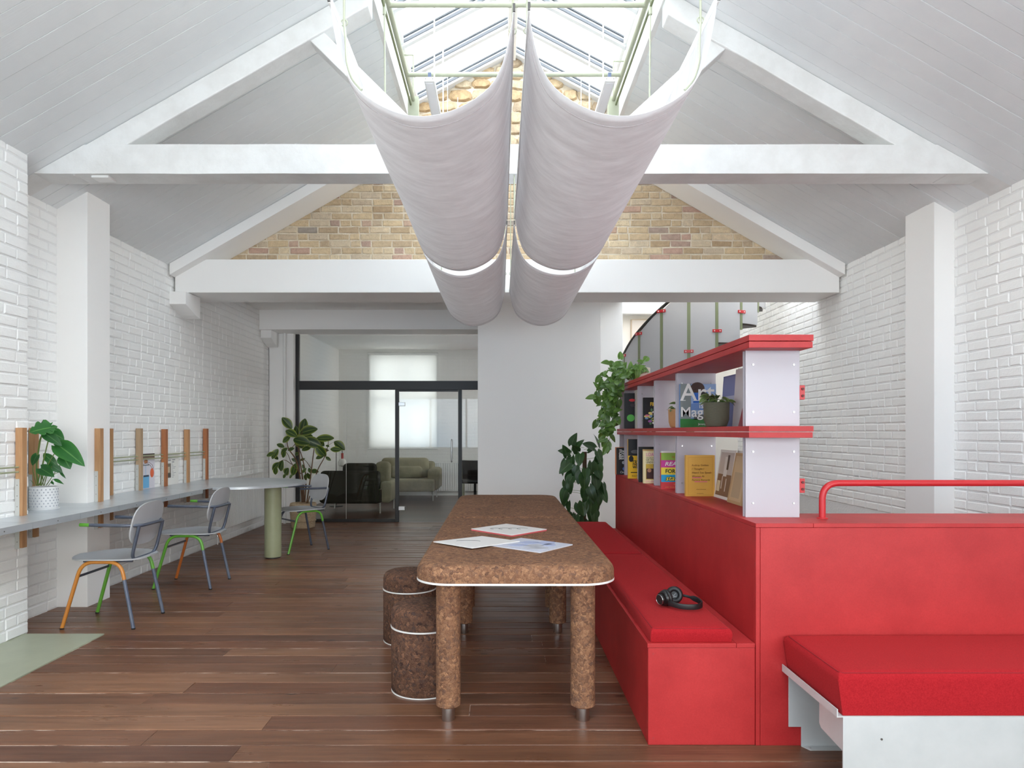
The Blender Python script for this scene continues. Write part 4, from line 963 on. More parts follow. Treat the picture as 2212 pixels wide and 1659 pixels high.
plab = ['pine upright with rails on the nearest thick wall pier', 'pine upright hidden partly behind the monstera pot', 'pine upright with zinc bracket on the white boxed column', 'slim pine upright just past the boxed column',
        'greyish upright left of the print with the blue bottle', 'reddish upright between the two small prints', 'pine upright right of the white menu print', 'reddish last upright nearest the ficus']
pm_ = [m_wood, m_wood, m_wood, m_wood, m_wood3, m_wood2, m_wood, m_wood2]
for i, (py, lb, mt) in enumerate(zip(posts, plab, pm_)):
    x = wall_x(py) + .002 + (.004 if i in (1, 3, 4, 5, 6, 7) else .0); x = x if i != 0 else -3.157
    p = thing('timber_upright', lb, 'upright', (x + .02, py, .585), group='timber uprights holding the steel counter')
    MB().box(x, x + .046, py - .022, py + .022, .585 + .012 * R.random(), 1.372 + .012 * R.random()).build('batten', mt, p, bevel=.001)
    br = MB().box(x - .0005, x + .028, py - .0255, py - .0222, .585, 1.04).build('bracket', m_bracket, p)
    for z in (.63, .70, .86, .93, 1.00): MB().tube([(x + .014, py - .0255, z), (x + .014, py - .0268, z)], .0028, 8).build('screw', m_screw, br)
for z, w in ((1.118, 'upper'), (1.086, 'lower')):
    tag(MB().tube([(-3.136, 2.2, z), (-3.136, 4.445, z)], .0055, 8).build('thin_rail', m_sage, smooth=True), '%s thin sage rail running out of frame on the near pier' % w, 'rail', 'sage rails between uprights')
    tag(MB().tube([(-3.375, 5.914, z), (-3.375, 7.796, z)], .0055, 8).build('thin_rail', m_sage, smooth=True), '%s thin sage rail passing over the two small prints' % w, 'rail', 'sage rails between uprights')

def print_card(label, ya, yb, h, base, items):
    t = thing('small_print', label, 'print', (-3.389, (ya + yb) / 2, CZ + .001), group='small prints behind the counter rails')
    X = -3.391
    MB().box(X, X + .002, ya, yb, CZ + .001, CZ + .001 + h).build('sheet', base, t)
    ln = yb - ya
    for it in items:
        if it[0] == 'r': _, a, b_, c_, d, mt, lay = it; MB().box(X + .002, X + .002 + .0003 * lay, ya + a * ln, ya + b_ * ln, CZ + .001 + c_ * h, CZ + .001 + d * h).build('printed_panel', mt, t)
        if it[0] == 'o': _, a, c_, ra, rc, mt, lay = it; MB().prism([(ya + a * ln + ra * ln * math.cos(k * PI / 10), CZ + .001 + c_ * h + rc * h * math.sin(k * PI / 10)) for k in range(20)], 'x', X + .002, X + .002 + .0003 * lay).build('printed_disc', mt, t)
        if it[0] == 'w': _, q, mt = it; MB().tube([(X + .0028, ya + a * ln, CZ + .001 + c_ * h) for a, c_ in q], .0016, 5).build('printed_line', mt, t)
    return t
print_card('print of a blue bottle and an orange bloom behind the rails', 6.425, 6.70, .335, flat(218, 214, 222), [
    ('r', 0, 1, .86, 1, flat(150, 128, 108), 1), ('r', .0, 1, .965, 1, flat(74, 62, 52), 2), ('r', 0, .12, .70, .86, flat(120, 112, 104), 1), ('r', .22, .62, .02, .36, flat(110, 178, 220), 2), ('r', .24, .60, .34, .39, flat(40, 60, 84), 3), ('r', .36, .42, .38, .66, flat(186, 204, 222), 1),
    ('r', .16, .62, .66, .69, flat(110, 120, 124), 2), ('o', .40, .78, .13, .06, flat(190, 128, 84), 2), ('o', .82, .44, .13, .135, flat(226, 104, 60), 2), ('w', [(.0, .72), (.2, .70), (.45, .74), (.7, .66), (.8, .58)], flat(84, 40, 40)), ('w', [(.4, .74), (.62, .75), (.85, .66), (.9, .55)], flat(110, 48, 44))])
print_card('white menu print with a small photograph behind the rails', 6.91, 7.20, .335, WH, [('r', .16, .42, .22, .66, flat(122, 112, 98), 1), ('r', .20, .34, .38, .56, flat(206, 188, 160), 2), ('r', .2, .42, .24, .36, flat(78, 70, 62), 2)] +
    [('r', .50, .50 + .28 * R.random() + .05, .22 + k * .045, .235 + k * .045, flat(170, 170, 172), 1) for k in range(10)] + [('r', .22, .42, .74, .77, flat(150, 150, 152), 1), ('r', .52, .74, .75, .78, flat(150, 150, 152), 1), ('r', .5, .66, .68, .71, flat(150, 150, 152), 1)])

# ------------------------------------------------------------------ tubular chairs
def make_chair(label, loc, rz, near, far, tips):
    """chair facing local -x; near = colours of the side frame at local -y, far = at +y; each (front+top, rear leg)"""
    t = thing('tube_chair', label, 'chair', loc, rz, 'grey laminate armchairs with painted tube frames')
    r = .0125
    for sy, (ca, cb, cf) in ((-1, near), (1, far)):
        y = sy * .19; yf = sy * .205
        path = fillet([(-.245, yf, .006), (-.118, y, .455), (.150, y, .455), (.243, yf, .006)], .085, 8)
        k = len(path) - 1                                     # split on the rear leg a little below the bend
        a, b_ = path[-2], path[-1]; mid = a.lerp(b_, .10)
        l1 = MB().tube(path[:-1] + [mid], r, 12).build('leg', ca, t, smooth=True, local=True)
        l2 = MB().tube([mid, b_], r * .995, 12).build('leg', cb, t, smooth=True, local=True)
        for lo, p in ((l1, path[0]), (l2, path[-1])):
            MB().lathe([(.0128, 0), (.0132, .002), (.0132, .010)], (p.x, p.y, 0), 14).build('rubber_foot', m_rubber, lo, smooth=True, local=True)
    MB().tube([(-.15, -.188, .355), (-.15, .188, .355)], .009, 10).build('crossbar', m_slate, t, smooth=True, local=True)
    for sy in (-1, 1): MB().tube([(-.12, sy * .165, .458), (.21, sy * .150, .458)], .010, 10).build('seat_rail', m_slate, t, smooth=True, local=True)
    # back loop and arm loop
    MB().tube(fillet([(.262, -.165, .700), (.205, -.165, .462), (.205, .165, .462), (.262, .165, .700)], .075, 8), .0115, 12).build('back_frame', m_slate, t, smooth=True, local=True)
    arm = fillet([(-.05, -.215, .712), (.20, -.205, .706), (.272, -.15, .700), (.272, .15, .700), (.20, .205, .706), (-.05, .215, .712)], .05, 8)
    ar = MB().tube(arm, .0115, 12).build('arm_frame', m_slate, t, smooth=True, local=True)
    for e, m_ in zip((0, -1), tips):
        p = arm[e]; q = Vector((-.115, p.y * 1.005, .714)); MB().tube([q, p], .0122, 12).build('arm_tip', m_, ar, smooth=True, local=True)
    # seat: superellipse shell; backrest: rounded plate
    def sup(n, a, b_, e): return [(abs(math.cos(k)) ** (2 / e) * a * (1 if math.cos(k) >= 0 else -1), abs(math.sin(k)) ** (2 / e) * b_ * (1 if math.sin(k) >= 0 else -1)) for k in [2 * PI * i / n for i in range(n)]]
    def plate(a, b_, e, fn, th, n=40, rings=6):
        vs = []; fs = []; o = sup(n, a, b_, e)
        for side in (0, 1):
            base = len(vs); vs.append(fn(0, 0, side * th))
            for j in range(1, rings + 1):
                for u, v in o: vs.append(fn(u * j / rings, v * j / rings, side * th))
            for k in range(n):
                f = [(base, base + 1 + k, base + 1 + (k + 1) % n)] + [(base + 1 + (j - 1) * n + k, base + 1 + j * n + k, base + 1 + j * n + (k + 1) % n, base + 1 + (j - 1) * n + (k + 1) % n) for j in range(1, rings)]
                fs += f
        m1 = 1 + (rings - 1) * n; m2 = m1 + 1 + rings * n
        fs += [(m1 + k, m1 + (k + 1) % n, m2 + (k + 1) % n, m2 + k) for k in range(n)]
        return MB().add(vs, fs)
    plate(.262, .225, 2.5, lambda u, v, h: (.010 + u, v, .470 + h - .022 * (1 - (v / .225) ** 2) * (1 - (u / .262) ** 2) ** .5 if abs(u) < .262 else .470 + h), .010).build('seat', m_seat, t, smooth=True, local=True)
    plate(.205, .150, 3.0, lambda u, v, h: (.248 + v * .22 - h - .35 * u * u, u, .705 + v), .010).build('backrest', m_seat, t, smooth=True, local=True)
    return t
make_chair('nearest chair at the counter with orange front frame and green arm tip', (-2.745, 4.865, 0), 0., (m_orange, m_slate2, 0), (m_green, m_slate2, 0), (m_green, m_slate))
make_chair('second chair at the counter with green near frame and orange far leg', (-2.715, 6.035, 0), 0., (m_green, m_slate2, 0), (m_rust, m_slate2, 0), (m_slate, m_green))
make_chair('turned chair beyond the round table with one green leg frame', (-2.275, 7.785, 0), math.radians(43), (m_green, m_slate, 0), (m_slate, m_slate, 0), (m_slate, m_green))

# ------------------------------------------------------------------ radiators
def radiator(label, p0, p1, z0, z1, nrm, n):
    t = thing('radiator', label, 'radiator', ((p0[0] + p1[0]) / 2, (p0[1] + p1[1]) / 2, z0), group='white panel radiators')
    a = Vector((p0[0], p0[1], 0)); b_ = Vector((p1[0], p1[1], 0)); d = b_ - a; N = Vector((*nrm, 0))
    vs = []
    seq = []
    for i in range(n):
        for f, o in ((0, .045), (.35, .045), (.5, .053), (.85, .053)): seq.append(((i + f) / n, o))
    seq.append((1, .045))
    for f, o in seq:
        for z in (z0, z1): vs.append(a + d * f + N * o + Vector((0, 0, z)))
    m = len(seq)
    for f in (1, 0):
        for z in (z0, z1): vs.append(a + d * f + N * .01 + Vector((0, 0, z)))
    fs = [(2 * i, 2 * i + 2, 2 * i + 3, 2 * i + 1) for i in range(m + 1)] + [(2 * (m + 1), 0, 1, 2 * (m + 1) + 1)]
    fs += [[2 * i for i in range(m + 2)][::-1], [2 * i + 1 for i in range(m + 2)]]
    MB().add(vs, fs).build('panel', m_radiator, t)
    MB().tube([a + N * .03 + Vector((0, 0, 0)), a + N * .03 + Vector((0, 0, z0))], .008, 8).build('pipe', m_radiator, t, smooth=True)
    tv = MB().lathe([(.016, 0), (.016, .05), (.010, .06)], a + N * .03 - d.normalized() * .0 + Vector((0, 0, max(z0 - .07, .02))), 12).build('valve', m_steel, t, smooth=True)
    q = [a + N * .012, b_ + N * .012, b_ + N * .058, a + N * .058]
    MB().prism([(v.x, v.y) for v in q], 'z', z1, z1 + .012).build('top_grille', m_radiator, t)
radiator('long white ribbed radiator under the counter end on the left wall', (-3.40, 8.15), (-3.40, 9.7), .165, .765, (1, 0), 40)
radiator('white ribbed radiator below the wall beside the meeting room desk', (-1.42, 14.4), (-.45, 14.4), .10, .68, (0, -1), 26)

# ------------------------------------------------------------------ leaves
def leaf_mesh(name, L, Wd, kind, mat, droop=.25, fold=.25, seed=0, nu=10, nv=6):
    rr = random.Random(seed); vs = []; cols = []
    for i in range(nu + 1):
        t = i / nu
        if kind == 'heart': w = Wd / 2 * (math.sin(PI * min(1, t ** .62)) ** .8 if 0 < t < 1 else 0); w = max(w, .0) if t > 0 else Wd * .22
        elif kind == 'oval': w = Wd / 2 * (math.sin(PI * (t * .96 + .02)) ** .75)
        elif kind == 'lance': w = Wd / 2 * (math.sin(PI * t ** .8) ** 1.1 if 0 < t < 1 else 0)
        else: w = Wd / 2 * (math.sin(PI * min(1, (t * .93 + .07) ** .7)) ** .7 if t < 1 else 0)
        for j in range(nv + 1):
            s = -1 + 2 * j / nv; x = s * w; y = L * t
            if kind in ('heart', 'split'): y -= L * .20 * abs(s) ** 1.4 * (1 - t) ** 2.2
            if kind == 'split' and abs(s) > .8 and i % 3 == 1: x *= .62
            z = abs(x) * fold - droop * L * t * t + math.sin(t * 7 + s * 2 + seed) * .012 * L * abs(s)
            vs.append((x, y, z)); cols.append(abs(s))
    fs = [(i * (nv + 1) + j, i * (nv + 1) + j + 1, (i + 1) * (nv + 1) + j + 1, (i + 1) * (nv + 1) + j) for i in range(nu) for j in range(nv)]
    me = bpy.data.meshes.new(name); me.from_pydata(vs, [], fs); me.materials.append(mat)
    ca = me.color_attributes.new('leaf', 'FLOAT_COLOR', 'POINT')
    for k, c in enumerate(cols): ca.data[k].color = (c, c, c, 1)
    me.polygons.foreach_set('use_smooth', [True] * len(me.polygons)); return me
def put_leaf(parent, me, base, tip, nrm, L0, W0=1., name='leaf'):
    base = Vector(base); tip = Vector(tip); d = tip - base
    m = frame(base, d, nrm); s = d.length / L0
    return link_mesh(name, me, parent, W(parent).inverted() @ m @ Matrix.Diagonal((s * W0, s, s, 1)))
def stem(parent, pts, r, mat, name='stem', n=7, rad=.2):
    return MB().tube(fillet(pts, rad, 5), r if not isinstance(r, tuple) else [r[0] + (r[1] - r[0]) * k / (len(fillet(pts, rad, 5)) - 1) for k in range(len(fillet(pts, rad, 5)))], n).build(name, mat, parent, smooth=True)

# monstera in the dotted pot on the counter
PXm, PYm, PR = -3.235, 4.845, .088
mo = thing('potted_monstera', 'monstera in a white pot with raised grey dots on the counter', 'plant', (PXm, PYm, CZ))
pot = MB().lathe([(.080, .001), (.083, .004), (PR, .02), (PR, .155), (.084, .160), (.078, .158), (.078, .13)], (PXm, PYm, CZ), 40, capped=False).build('pot', m_ceramic, mo, smooth=True)
MB().lathe([(0, .135), (.079, .135)], (PXm, PYm, CZ), 24, capped=False).build('soil', m_soil, mo)
MB().lathe([(.0, 0), (.095, 0), (.098, .006), (.0, .004)], (PXm, PYm, CZ), 32, capped=False).build('saucer', m_ceramic, mo, smooth=True)
dm = None
for row in range(7):
    for k in range(22):
        a = 2 * PI * (k + .5 * (row % 2)) / 22
        if math.sin(a) > .35: continue
        c = Vector((PXm + math.cos(a) * (PR + .0005), PYm + math.sin(a) * (PR + .0005), CZ + .025 + row * .0195))
        if dm is None:
            o = MB().lathe([(.0046, -.001), (.0046, .0012), (.002, .0024), (0, .0026)], (0, 0, 0), 8, capped=False).build('dot', m_greydot, pot, smooth=True, local=True); dm = o.data
        else: o = link_mesh('dot', dm, pot)
        o.matrix_basis = W(pot).inverted() @ frame(c, (0, 0, 1), (math.cos(a), math.sin(a), 0))
mz = .187
def mp(x, y, Y=4.84): return PT(x * mz, 890 + y * mz, Y)
lm = {k: leaf_mesh('leaf', .12, w, k, m_leaf_monstera, dr, .22, sd) for k, w, dr, sd in (('heart', .085, .25, 1), ('split', .125, .15, 2), ('lance', .045, .3, 3))}
mleaves = [  # base, tip, kind, width factor, distance of base, distance of tip
    ((590, 180), (340, 215), 'split', 1.05, 4.84, 4.74), ((520, 215), (660, 150), 'split', .9, 4.86, 4.92), ((600, 235), (725, 300), 'heart', 1.25, 4.88, 4.86), ((530, 255), (695, 365), 'heart', .8, 4.80, 4.78),
    ((690, 395), (935, 572), 'heart', .78, 4.84, 4.76), ((710, 390), (612, 362), 'lance', 1.5, 4.84, 4.82), ((735, 520), (797, 640), 'heart', 1.35, 4.82, 4.78), ((428, 500), (352, 612), 'heart', 1.1, 4.78, 4.76),
    ((470, 650), (600, 722), 'heart', 1.0, 4.78, 4.74), ((500, 478), (665, 622), 'lance', 1.1, 4.88, 4.86), ((600, 620), (718, 690), 'lance', 1.7, 4.80, 4.80), ((540, 610), (625, 672), 'heart', 1.0, 4.86, 4.84),
    ((690, 690), (750, 755), 'lance', .7, 4.84, 4.82), ((620, 775), (720, 815), 'lance', .8, 4.82, 4.80), ((590, 800), (615, 830), 'lance', 1.2, 4.82, 4.8)]
for b_, tp_, kd, wf, y0, y1 in mleaves:
    put_leaf(mo, lm[kd], mp(*b_, y0), mp(*tp_, y1), (.15, -.85, .55), .12, wf)
for pts, r in (([(440, 850), (415, 640), (470, 280), (560, 190)], .006), ([(450, 850), (560, 590), (660, 430), (700, 395)], .0035), ([(540, 840), (640, 690), (725, 570), (738, 525)], .0025), ([(420, 850), (370, 640), (425, 505)], .003),
               ([(470, 850), (480, 720), (480, 655)], .005), ([(500, 850), (490, 640), (520, 510), (505, 482)], .0025), ([(510, 850), (545, 720), (600, 625)], .003), ([(530, 850), (620, 720), (690, 690)], .002), ([(560, 850), (600, 790), (622, 775)], .002),
               ([(480, 850), (540, 700), (545, 615)], .003), ([(430, 850), (560, 320), (600, 240)], .004), ([(400, 850), (360, 790)], .002)):
    stem(mo, [mp(*q, 4.845) for q in pts], r, m_greenstem, rad=.1)

# variegated ficus in a basket by the glass wall
FY = 9.62; fx = PT(655, 1138, FY).x
fi = thing('potted_ficus', 'tall variegated ficus in a woven basket by the glass wall', 'plant', (fx, FY, 0))
bk = MB().lathe([(.150, 0), (.160, .004), (.178, .18), (.180, .335), (.172, .345), (.165, .335), (.162, .28)], (fx, FY, 0), 40, capped=False).build('basket', m_basket, fi, smooth=True)
MB().lathe([(0, .285), (.164, .285)], (fx, FY, 0), 24, capped=False).build('soil', m_soil, fi)
for z in (.10, .21, .31): MB().tube([(fx + math.cos(k * PI / 20) * (.171 + z * .03), FY + math.sin(k * PI / 20) * (.171 + z * .03), z) for k in range(40)], .006, 6, closed=True).build('woven_band', m_basket, bk, smooth=True)
fz = .205
def fp(x, y, Y=FY): return PT(560 + x * fz, 880 + y * fz, Y)
lf = [leaf_mesh('leaf', .16, w, 'oval', m_leaf_ficus, d_, .3, s_) for w, d_, s_ in ((.085, .12, 1), (.095, .25, 2), (.075, .05, 3))]
fl_ = [((345, 225), (243, 105)), ((400, 310), (272, 232)), ((395, 300), (385, 195)), ((450, 280), (482, 116)), ((430, 275), (590, 212)), ((330, 300), (245, 370)), ((265, 420), (185, 385)), ((200, 440), (128, 535)), ((165, 480), (75, 510)),
       ((150, 500), (200, 552)), ((300, 430), (215, 490)), ((250, 530), (270, 455)), ((370, 350), (475, 430)), ((360, 340), (520, 362)), ((385, 330), (560, 300)), ((470, 330), (650, 405)), ((450, 455), (540, 408)), ((600, 330), (785, 322)),
       ((600, 330), (680, 405)), ((790, 360), (900, 432)), ((750, 440), (862, 448)), ((730, 320), (680, 360)), ((600, 400), (690, 520)), ((690, 500), (595, 538)), ((700, 520), (752, 560)), ((620, 420), (660, 350)), ((400, 570), (340, 540)),
       ((385, 590), (348, 722)), ((250, 560), (205, 672)), ((210, 580), (135, 660)), ((180, 620), (165, 712)), ((310, 640), (258, 718)), ((470, 650), (455, 600)), ((455, 690), (492, 640)), ((500, 700), (475, 775)), ((505, 690), (540, 760)), ((540, 670), (622, 676)), ((280, 700), (250, 745)), ((350, 700), (320, 750)),
       ((370, 430), (300, 450)), ((420, 480), (370, 500)), ((430, 560), (480, 540)), ((520, 640), (545, 690)), ((660, 450), (730, 450)), ((700, 400), (740, 412))]
for i, (a, b_) in enumerate(fl_):
    dy = R.uniform(-.16, .16); put_leaf(fi, lf[i % 3], fp(*a, FY + dy), fp(*b_, FY + dy + R.uniform(-.05, .05)), (R.uniform(-.4, .4), -1, R.uniform(.1, .6)), .16, R.uniform(.95, 1.25))
for pts, r0 in (([(455, 1000), (440, 800), (400, 560), (300, 430), (290, 330)], .013), ([(470, 1000), (460, 760), (430, 560), (395, 330)], .013), ([(480, 1000), (500, 720), (440, 480), (400, 400)], .010), ([(500, 1010), (545, 700), (580, 420), (600, 340)], .010),
                ([(510, 1010), (620, 640), (690, 530), (725, 400), (730, 330)], .008), ([(440, 700), (340, 600), (300, 480), (220, 430)], .006), ([(340, 600), (260, 540), (180, 600)], .005), ([(400, 400), (450, 290), (460, 200)], .005), ([(350, 420), (420, 330), (350, 230)], .005), ([(545, 640), (480, 545), (400, 570)], .004), ([(725, 400), (790, 362)], .003)):
    stem(fi, [fp(*q, FY + .0) for q in pts], (r0, r0 * .45), m_bark, rad=.2)

# climbing philodendron behind the bench end
PHX, PHY = .865, 7.05
ph = thing('philodendron', 'dark green climbing philodendron between bench end and white core wall', 'plant', (PHX, PHY, 0))
MB().lathe([(.10, 0), (.115, .004), (.135, .24), (.128, .25), (.12, .23)], (PHX, PHY, 0), 32, capped=False).build('pot', flat(58, 54, 50), ph, smooth=True)
MB().lathe([(0, .22), (.122, .22)], (PHX, PHY, 0), 24, capped=False).build('soil', m_soil, ph)
MB().tube([(PHX, PHY, .22), (PHX + .01, PHY, 1.14)], .022, 10).build('moss_pole', m_bark, ph, smooth=True)
lp = [leaf_mesh('leaf', .15, w, 'heart', m_leaf_philo, d_, .18, s_) for w, d_, s_ in ((.115, .25, 1), (.105, .4, 2), (.125, .15, 3))]
rr = random.Random(21)
for i in range(72):
    t_ = i / 71; a = -PI / 2 + (rr.random() - .5) * 3.6; z = 1.20 - t_ * .82 + rr.uniform(-.03, .03)
    rad = (.06 + .14 * math.sin(PI * (.18 + .74 * t_)) ** .8) * rr.uniform(.7, 1.1)
    base = Vector((PHX + math.cos(a) * rad, PHY + math.sin(a) * rad * .7, z))
    L = rr.uniform(.105, .165); out = Vector((math.cos(a), math.sin(a), 0))
    tip = base + (out * rr.uniform(.05, .5) + Vector((rr.uniform(-.35, .35), 0, -1 if t_ > .06 else .25))).normalized() * L
    put_leaf(ph, lp[i % 3], base, tip, out + Vector((rr.uniform(-.5, .5), -.55, rr.uniform(.1, .8))), .15, rr.uniform(.9, 1.15))
    if i % 2 == 0: stem(ph, [(PHX, PHY, z - .03), base], .002, m_greenstem, n=5)
for b_, tp_ in (((1285, 968), (1262, 955)), ((1270, 975), (1283, 968)), ((1225, 985), (1219, 962)), ((1232, 1000), (1208, 1020))):
    put_leaf(ph, lp[0], PT(*b_, PHY - .05), PT(*tp_, PHY - .1), (.1, -.8, .6), .15)

# trailing pothos on the top shelf
TPY = 6.16; tpx = 1.255
tpth = thing('trailing_pothos', 'trailing pothos spilling from a cream pot over the far shelf end', 'plant', (tpx, TPY, ZU1))
MB().lathe([(.072, 0), (.078, .003), (.094, .03), (.100, .135), (.096, .14), (.09, .13)], (tpx, TPY, ZU1 + .001), 36, capped=False).build('pot', M('cream_pot', rgb(222, 212, 198), .7), tpth, smooth=True)
MB().lathe([(0, .125), (.092, .125)], (tpx, TPY, ZU1), 24, capped=False).build('soil', m_soil, tpth)
lq = [leaf_mesh('leaf', .085, w, 'heart', m_leaf_pothos, d_, .25, s_) for w, d_, s_ in ((.062, .3, 1), (.056, .45, 2), (.068, .2, 3))]
pzz = 360 / 2212
def qp(x, y, Y): return PT(1260 + x * pzz, 760 + y * pzz, Y)
strands = [([(640, 250), (520, 210), (400, 200), (300, 260), (230, 330)], 6.05), ([(600, 260), (480, 240), (380, 330), (300, 470), (240, 600), (150, 600)], 6.0), ([(620, 250), (520, 300), (440, 420), (410, 600), (440, 760), (470, 880), (450, 930)], 5.98),
           ([(560, 280), (440, 300), (350, 480), (280, 650), (250, 780), (180, 920)], 6.0), ([(500, 300), (400, 460), (320, 640), (270, 800), (290, 960), (250, 1080)], 5.97), ([(520, 300), (430, 520), (400, 740), (400, 920), (390, 1040), (350, 1160), (310, 1260)], 5.95),
           ([(650, 260), (720, 200), (760, 180), (820, 110)], 6.02), ([(660, 270), (750, 230), (820, 240)], 6.0), ([(600, 270), (480, 160), (490, 90)], 6.08), ([(480, 330), (380, 560), (340, 760), (300, 900), (330, 1020), (290, 1150)], 5.96), ([(560, 250), (420, 170), (340, 150)], 6.1),
           ([(500, 320), (440, 480), (470, 640)], 5.94), ([(450, 320), (330, 420), (210, 460), (190, 540)], 6.02)]
rr = random.Random(33)
for pts, Y in strands:
    P = [qp(*q, Y + rr.uniform(-.03, .03)) for q in pts]; P = fillet([Vector((tpx, TPY, ZU1 + .14))] + P, .15, 5)
    MB().tube(P, .0018, 5).build('vine', m_greenstem, tpth, smooth=True)
    L = sum((P[i + 1] - P[i]).length for i in range(len(P) - 1)); acc = 0.; nxt = .07
    for i in range(len(P) - 1):
        sg = (P[i + 1] - P[i]); acc += sg.length
        while acc > nxt:
            nxt += rr.uniform(.022, .042); p = P[i].lerp(P[i + 1], rr.random()); ln = rr.uniform(.05, .092)
            dr = Vector((rr.uniform(-1, 1), rr.uniform(-.7, .3), rr.uniform(-1.0, .25) if len(pts) > 4 else rr.uniform(-.5, .6))).normalized()
            put_leaf(tpth, lq[rr.randrange(3)], p, p + dr * ln, (rr.uniform(-.5, .5), -.8, .6), .085, rr.uniform(.9, 1.15))
    put_leaf(tpth, lq[0], P[-1], P[-1] + (P[-1] - P[-3]).normalized() * .08, (.2, -.8, .5), .085)

def pot_plant(label, x, y, z, r, h, mat, nleaf, L, seed, spread=1.):
    t = thing('potted_plant', label, 'plant', (x, y, z), group='small potted plants on the bookcase')
    MB().lathe([(r * .62, 0), (r * .78, h * .04), (r * .95, h * .3), (r, h), (r * .93, h), (r * .90, h * .85)], (x, y, z), 40, capped=False).build('pot', mat, t, smooth=True)
    MB().lathe([(0, h * .88), (r * .9, h * .88)], (x, y, z), 24, capped=False).build('soil', m_soil, t)
    ml = leaf_mesh('leaf', .06, .048, 'heart', m_leaf_pep, .35, .3, seed); rr = random.Random(seed)
    for i in range(nleaf):
        a = rr.uniform(0, 2 * PI); q = r * rr.uniform(.2, 1.05) * spread; b0 = Vector((x, y, z + h * .88)); p = Vector((x + math.cos(a) * q, y + math.sin(a) * q, z + h + rr.uniform(.0, .042)))
        stem(t, [b0, p], .0016, m_greenstem, n=5)
        d = Vector((math.cos(a), math.sin(a), rr.uniform(-.5, .3))).normalized() * L * rr.uniform(.75, 1.1)
        put_leaf(t, ml, p, p + d, (rr.uniform(-.3, .3), -.5, .8), .06)
m_potgreen = M('ribbed_green_pot', rgb(96, 96, 78), .6, bump=(40, .5, .006, (1, 1, 6))); m_pottan = M('ribbed_tan_pot', rgb(186, 140, 92), .6, bump=(40, .5, .006, (1, 1, 6)))
pot_plant('small plant in a dark olive ribbed pot on the upper shelf', 1.236, 3.90, ZM, .0728, .140, m_potgreen, 20, .05, 3)
pot_plant('small plant in a tan ribbed pot half hidden on upper shelf', 1.205, 4.62, ZM, .0655, .125, m_pottan, 14, .045, 4)

# ------------------------------------------------------------------ ceiling slings and their frame
_pt = [(-1 + 2 * i / 400) for i in range(401)]
def prof(t): return .47 * t * t + .53 * abs(t) ** 11
def section(w, d):          # hanging section resampled at equal steps of cloth length
    P = [(w * t, d * prof(t)) for t in _pt]; L = [0.]
    for p, q in zip(P[:-1], P[1:]): L.append(L[-1] + math.hypot(q[0] - p[0], q[1] - p[1]))
    def at(u):
        s_ = u * L[-1]; lo, hi = 0, 400
        while hi - lo > 1:
            m_ = (lo + hi) // 2
            if L[m_] <= s_: lo = m_
            else: hi = m_
        f = (s_ - L[lo]) / max(1e-9, L[hi] - L[lo]); return P[lo][0] + (P[hi][0] - P[lo][0]) * f, P[lo][1] + (P[hi][1] - P[lo][1]) * f
    return at
def sling(label, x0, x1, y0, y1, zr0, zr1, zb, seed, hang):
    w = (x1 - x0) / 2; cx = (x0 + x1) / 2; d = (zr0 + zr1) / 2 - zb; sec = section(w, d)
    t = thing('fabric_sling', label, 'hanging sling', (cx, (y0 + y1) / 2, zb), group='white fabric slings under the skylight')
    def fn(u, v):
        x, z = sec(u); y = y0 + (y1 - y0) * v
        z += zb + (zr0 + (zr1 - zr0) * u - (zr0 + zr1) / 2) * abs(2 * u - 1)
        rip = mnoise.noise((u * 3, v * 2.2, seed)) * .008
        return (cx + x + rip * .6, y + mnoise.noise((u * 2, seed, 0)) * .006 * (1 - v), z + rip)
    MB().grid(fn, 56, 44, .0015).build('cloth', m_sling, t, smooth='all')
    for v in (.038, .962):
        pts = [Vector(fn(k / 60, v)) - Vector((0, 0, .0008)) for k in range(61)]
        MB().tube(pts, .0014, 5).build('hem_seam', flat(176, 168, 170), t, smooth=True)
    for x, zr in ((x0, zr0), (x1, zr1)):
        MB().box(x - .004, x + .004, y0 - .015, y1 + .015, zr - .012, zr + .02).build('edge_batten', m_white, t, bevel=.002)
        for yy in (y0 - .016, y1 + .016): MB().box(x - .0045, x + .0045, yy - .004, yy + .004, zr - .010, zr + .018).build('batten_cap', flat(74, 72, 70), t)
    for x, y, z0, z1 in hang:
        MB().tube([(x, y, z0), (x, y, z1)], .0045, 8).build('hanger', m_sagelight, t, smooth=True)
        MB().tube([(x + .012 * math.cos(k * PI / 8), y, z0 + .008 + .012 * math.sin(k * PI / 8)) for k in range(16)], .0025, 6, closed=True).build('eyelet', m_sagelight, t, smooth=True)
    return t
ZBm = 2.44; Y1a, Y1b, Y2a, Y2b = 2.36, 4.63, 4.77, 7.06
XA0, XA1, XC0, XC1 = -.587, .048, .100, .752
tb_z = 3.144
l1 = sling('near left white fabric sling, front edge curving above the room', XA0, XA1, Y1a, Y1b, 2.835, 2.80, ZBm, 1, [(XA0 + .012, 2.52, 2.85, 4.44), (XA1 - .0, 2.52, 2.82, 4.44)])
l2 = sling('near right white fabric sling, beside the skylight frame posts', XC0, XC1, Y1a, Y1b, 2.805, 2.84, ZBm, 2, [(XC1 - .012, 2.52, 2.86, 4.44), (XC0 + .0, 2.52, 2.82, 4.44)])
for t_, xs in ((l1, (XA0, XA1)), (l2, (XC0, XC1))):
    for x in xs: MB().tube([(x, 4.60, 2.84), (x, 4.78, 3.15)], .004, 6).build('hanger', m_sagelight, t_, smooth=True)
l3 = sling('far left white fabric sling in front of the far beam', XA0, XA1, Y2a, Y2b, 2.83, 2.80, ZBm, 3, [(XA0, 6.85, 2.85, 4.36), (XA1, 6.40, 2.82, 4.44)])
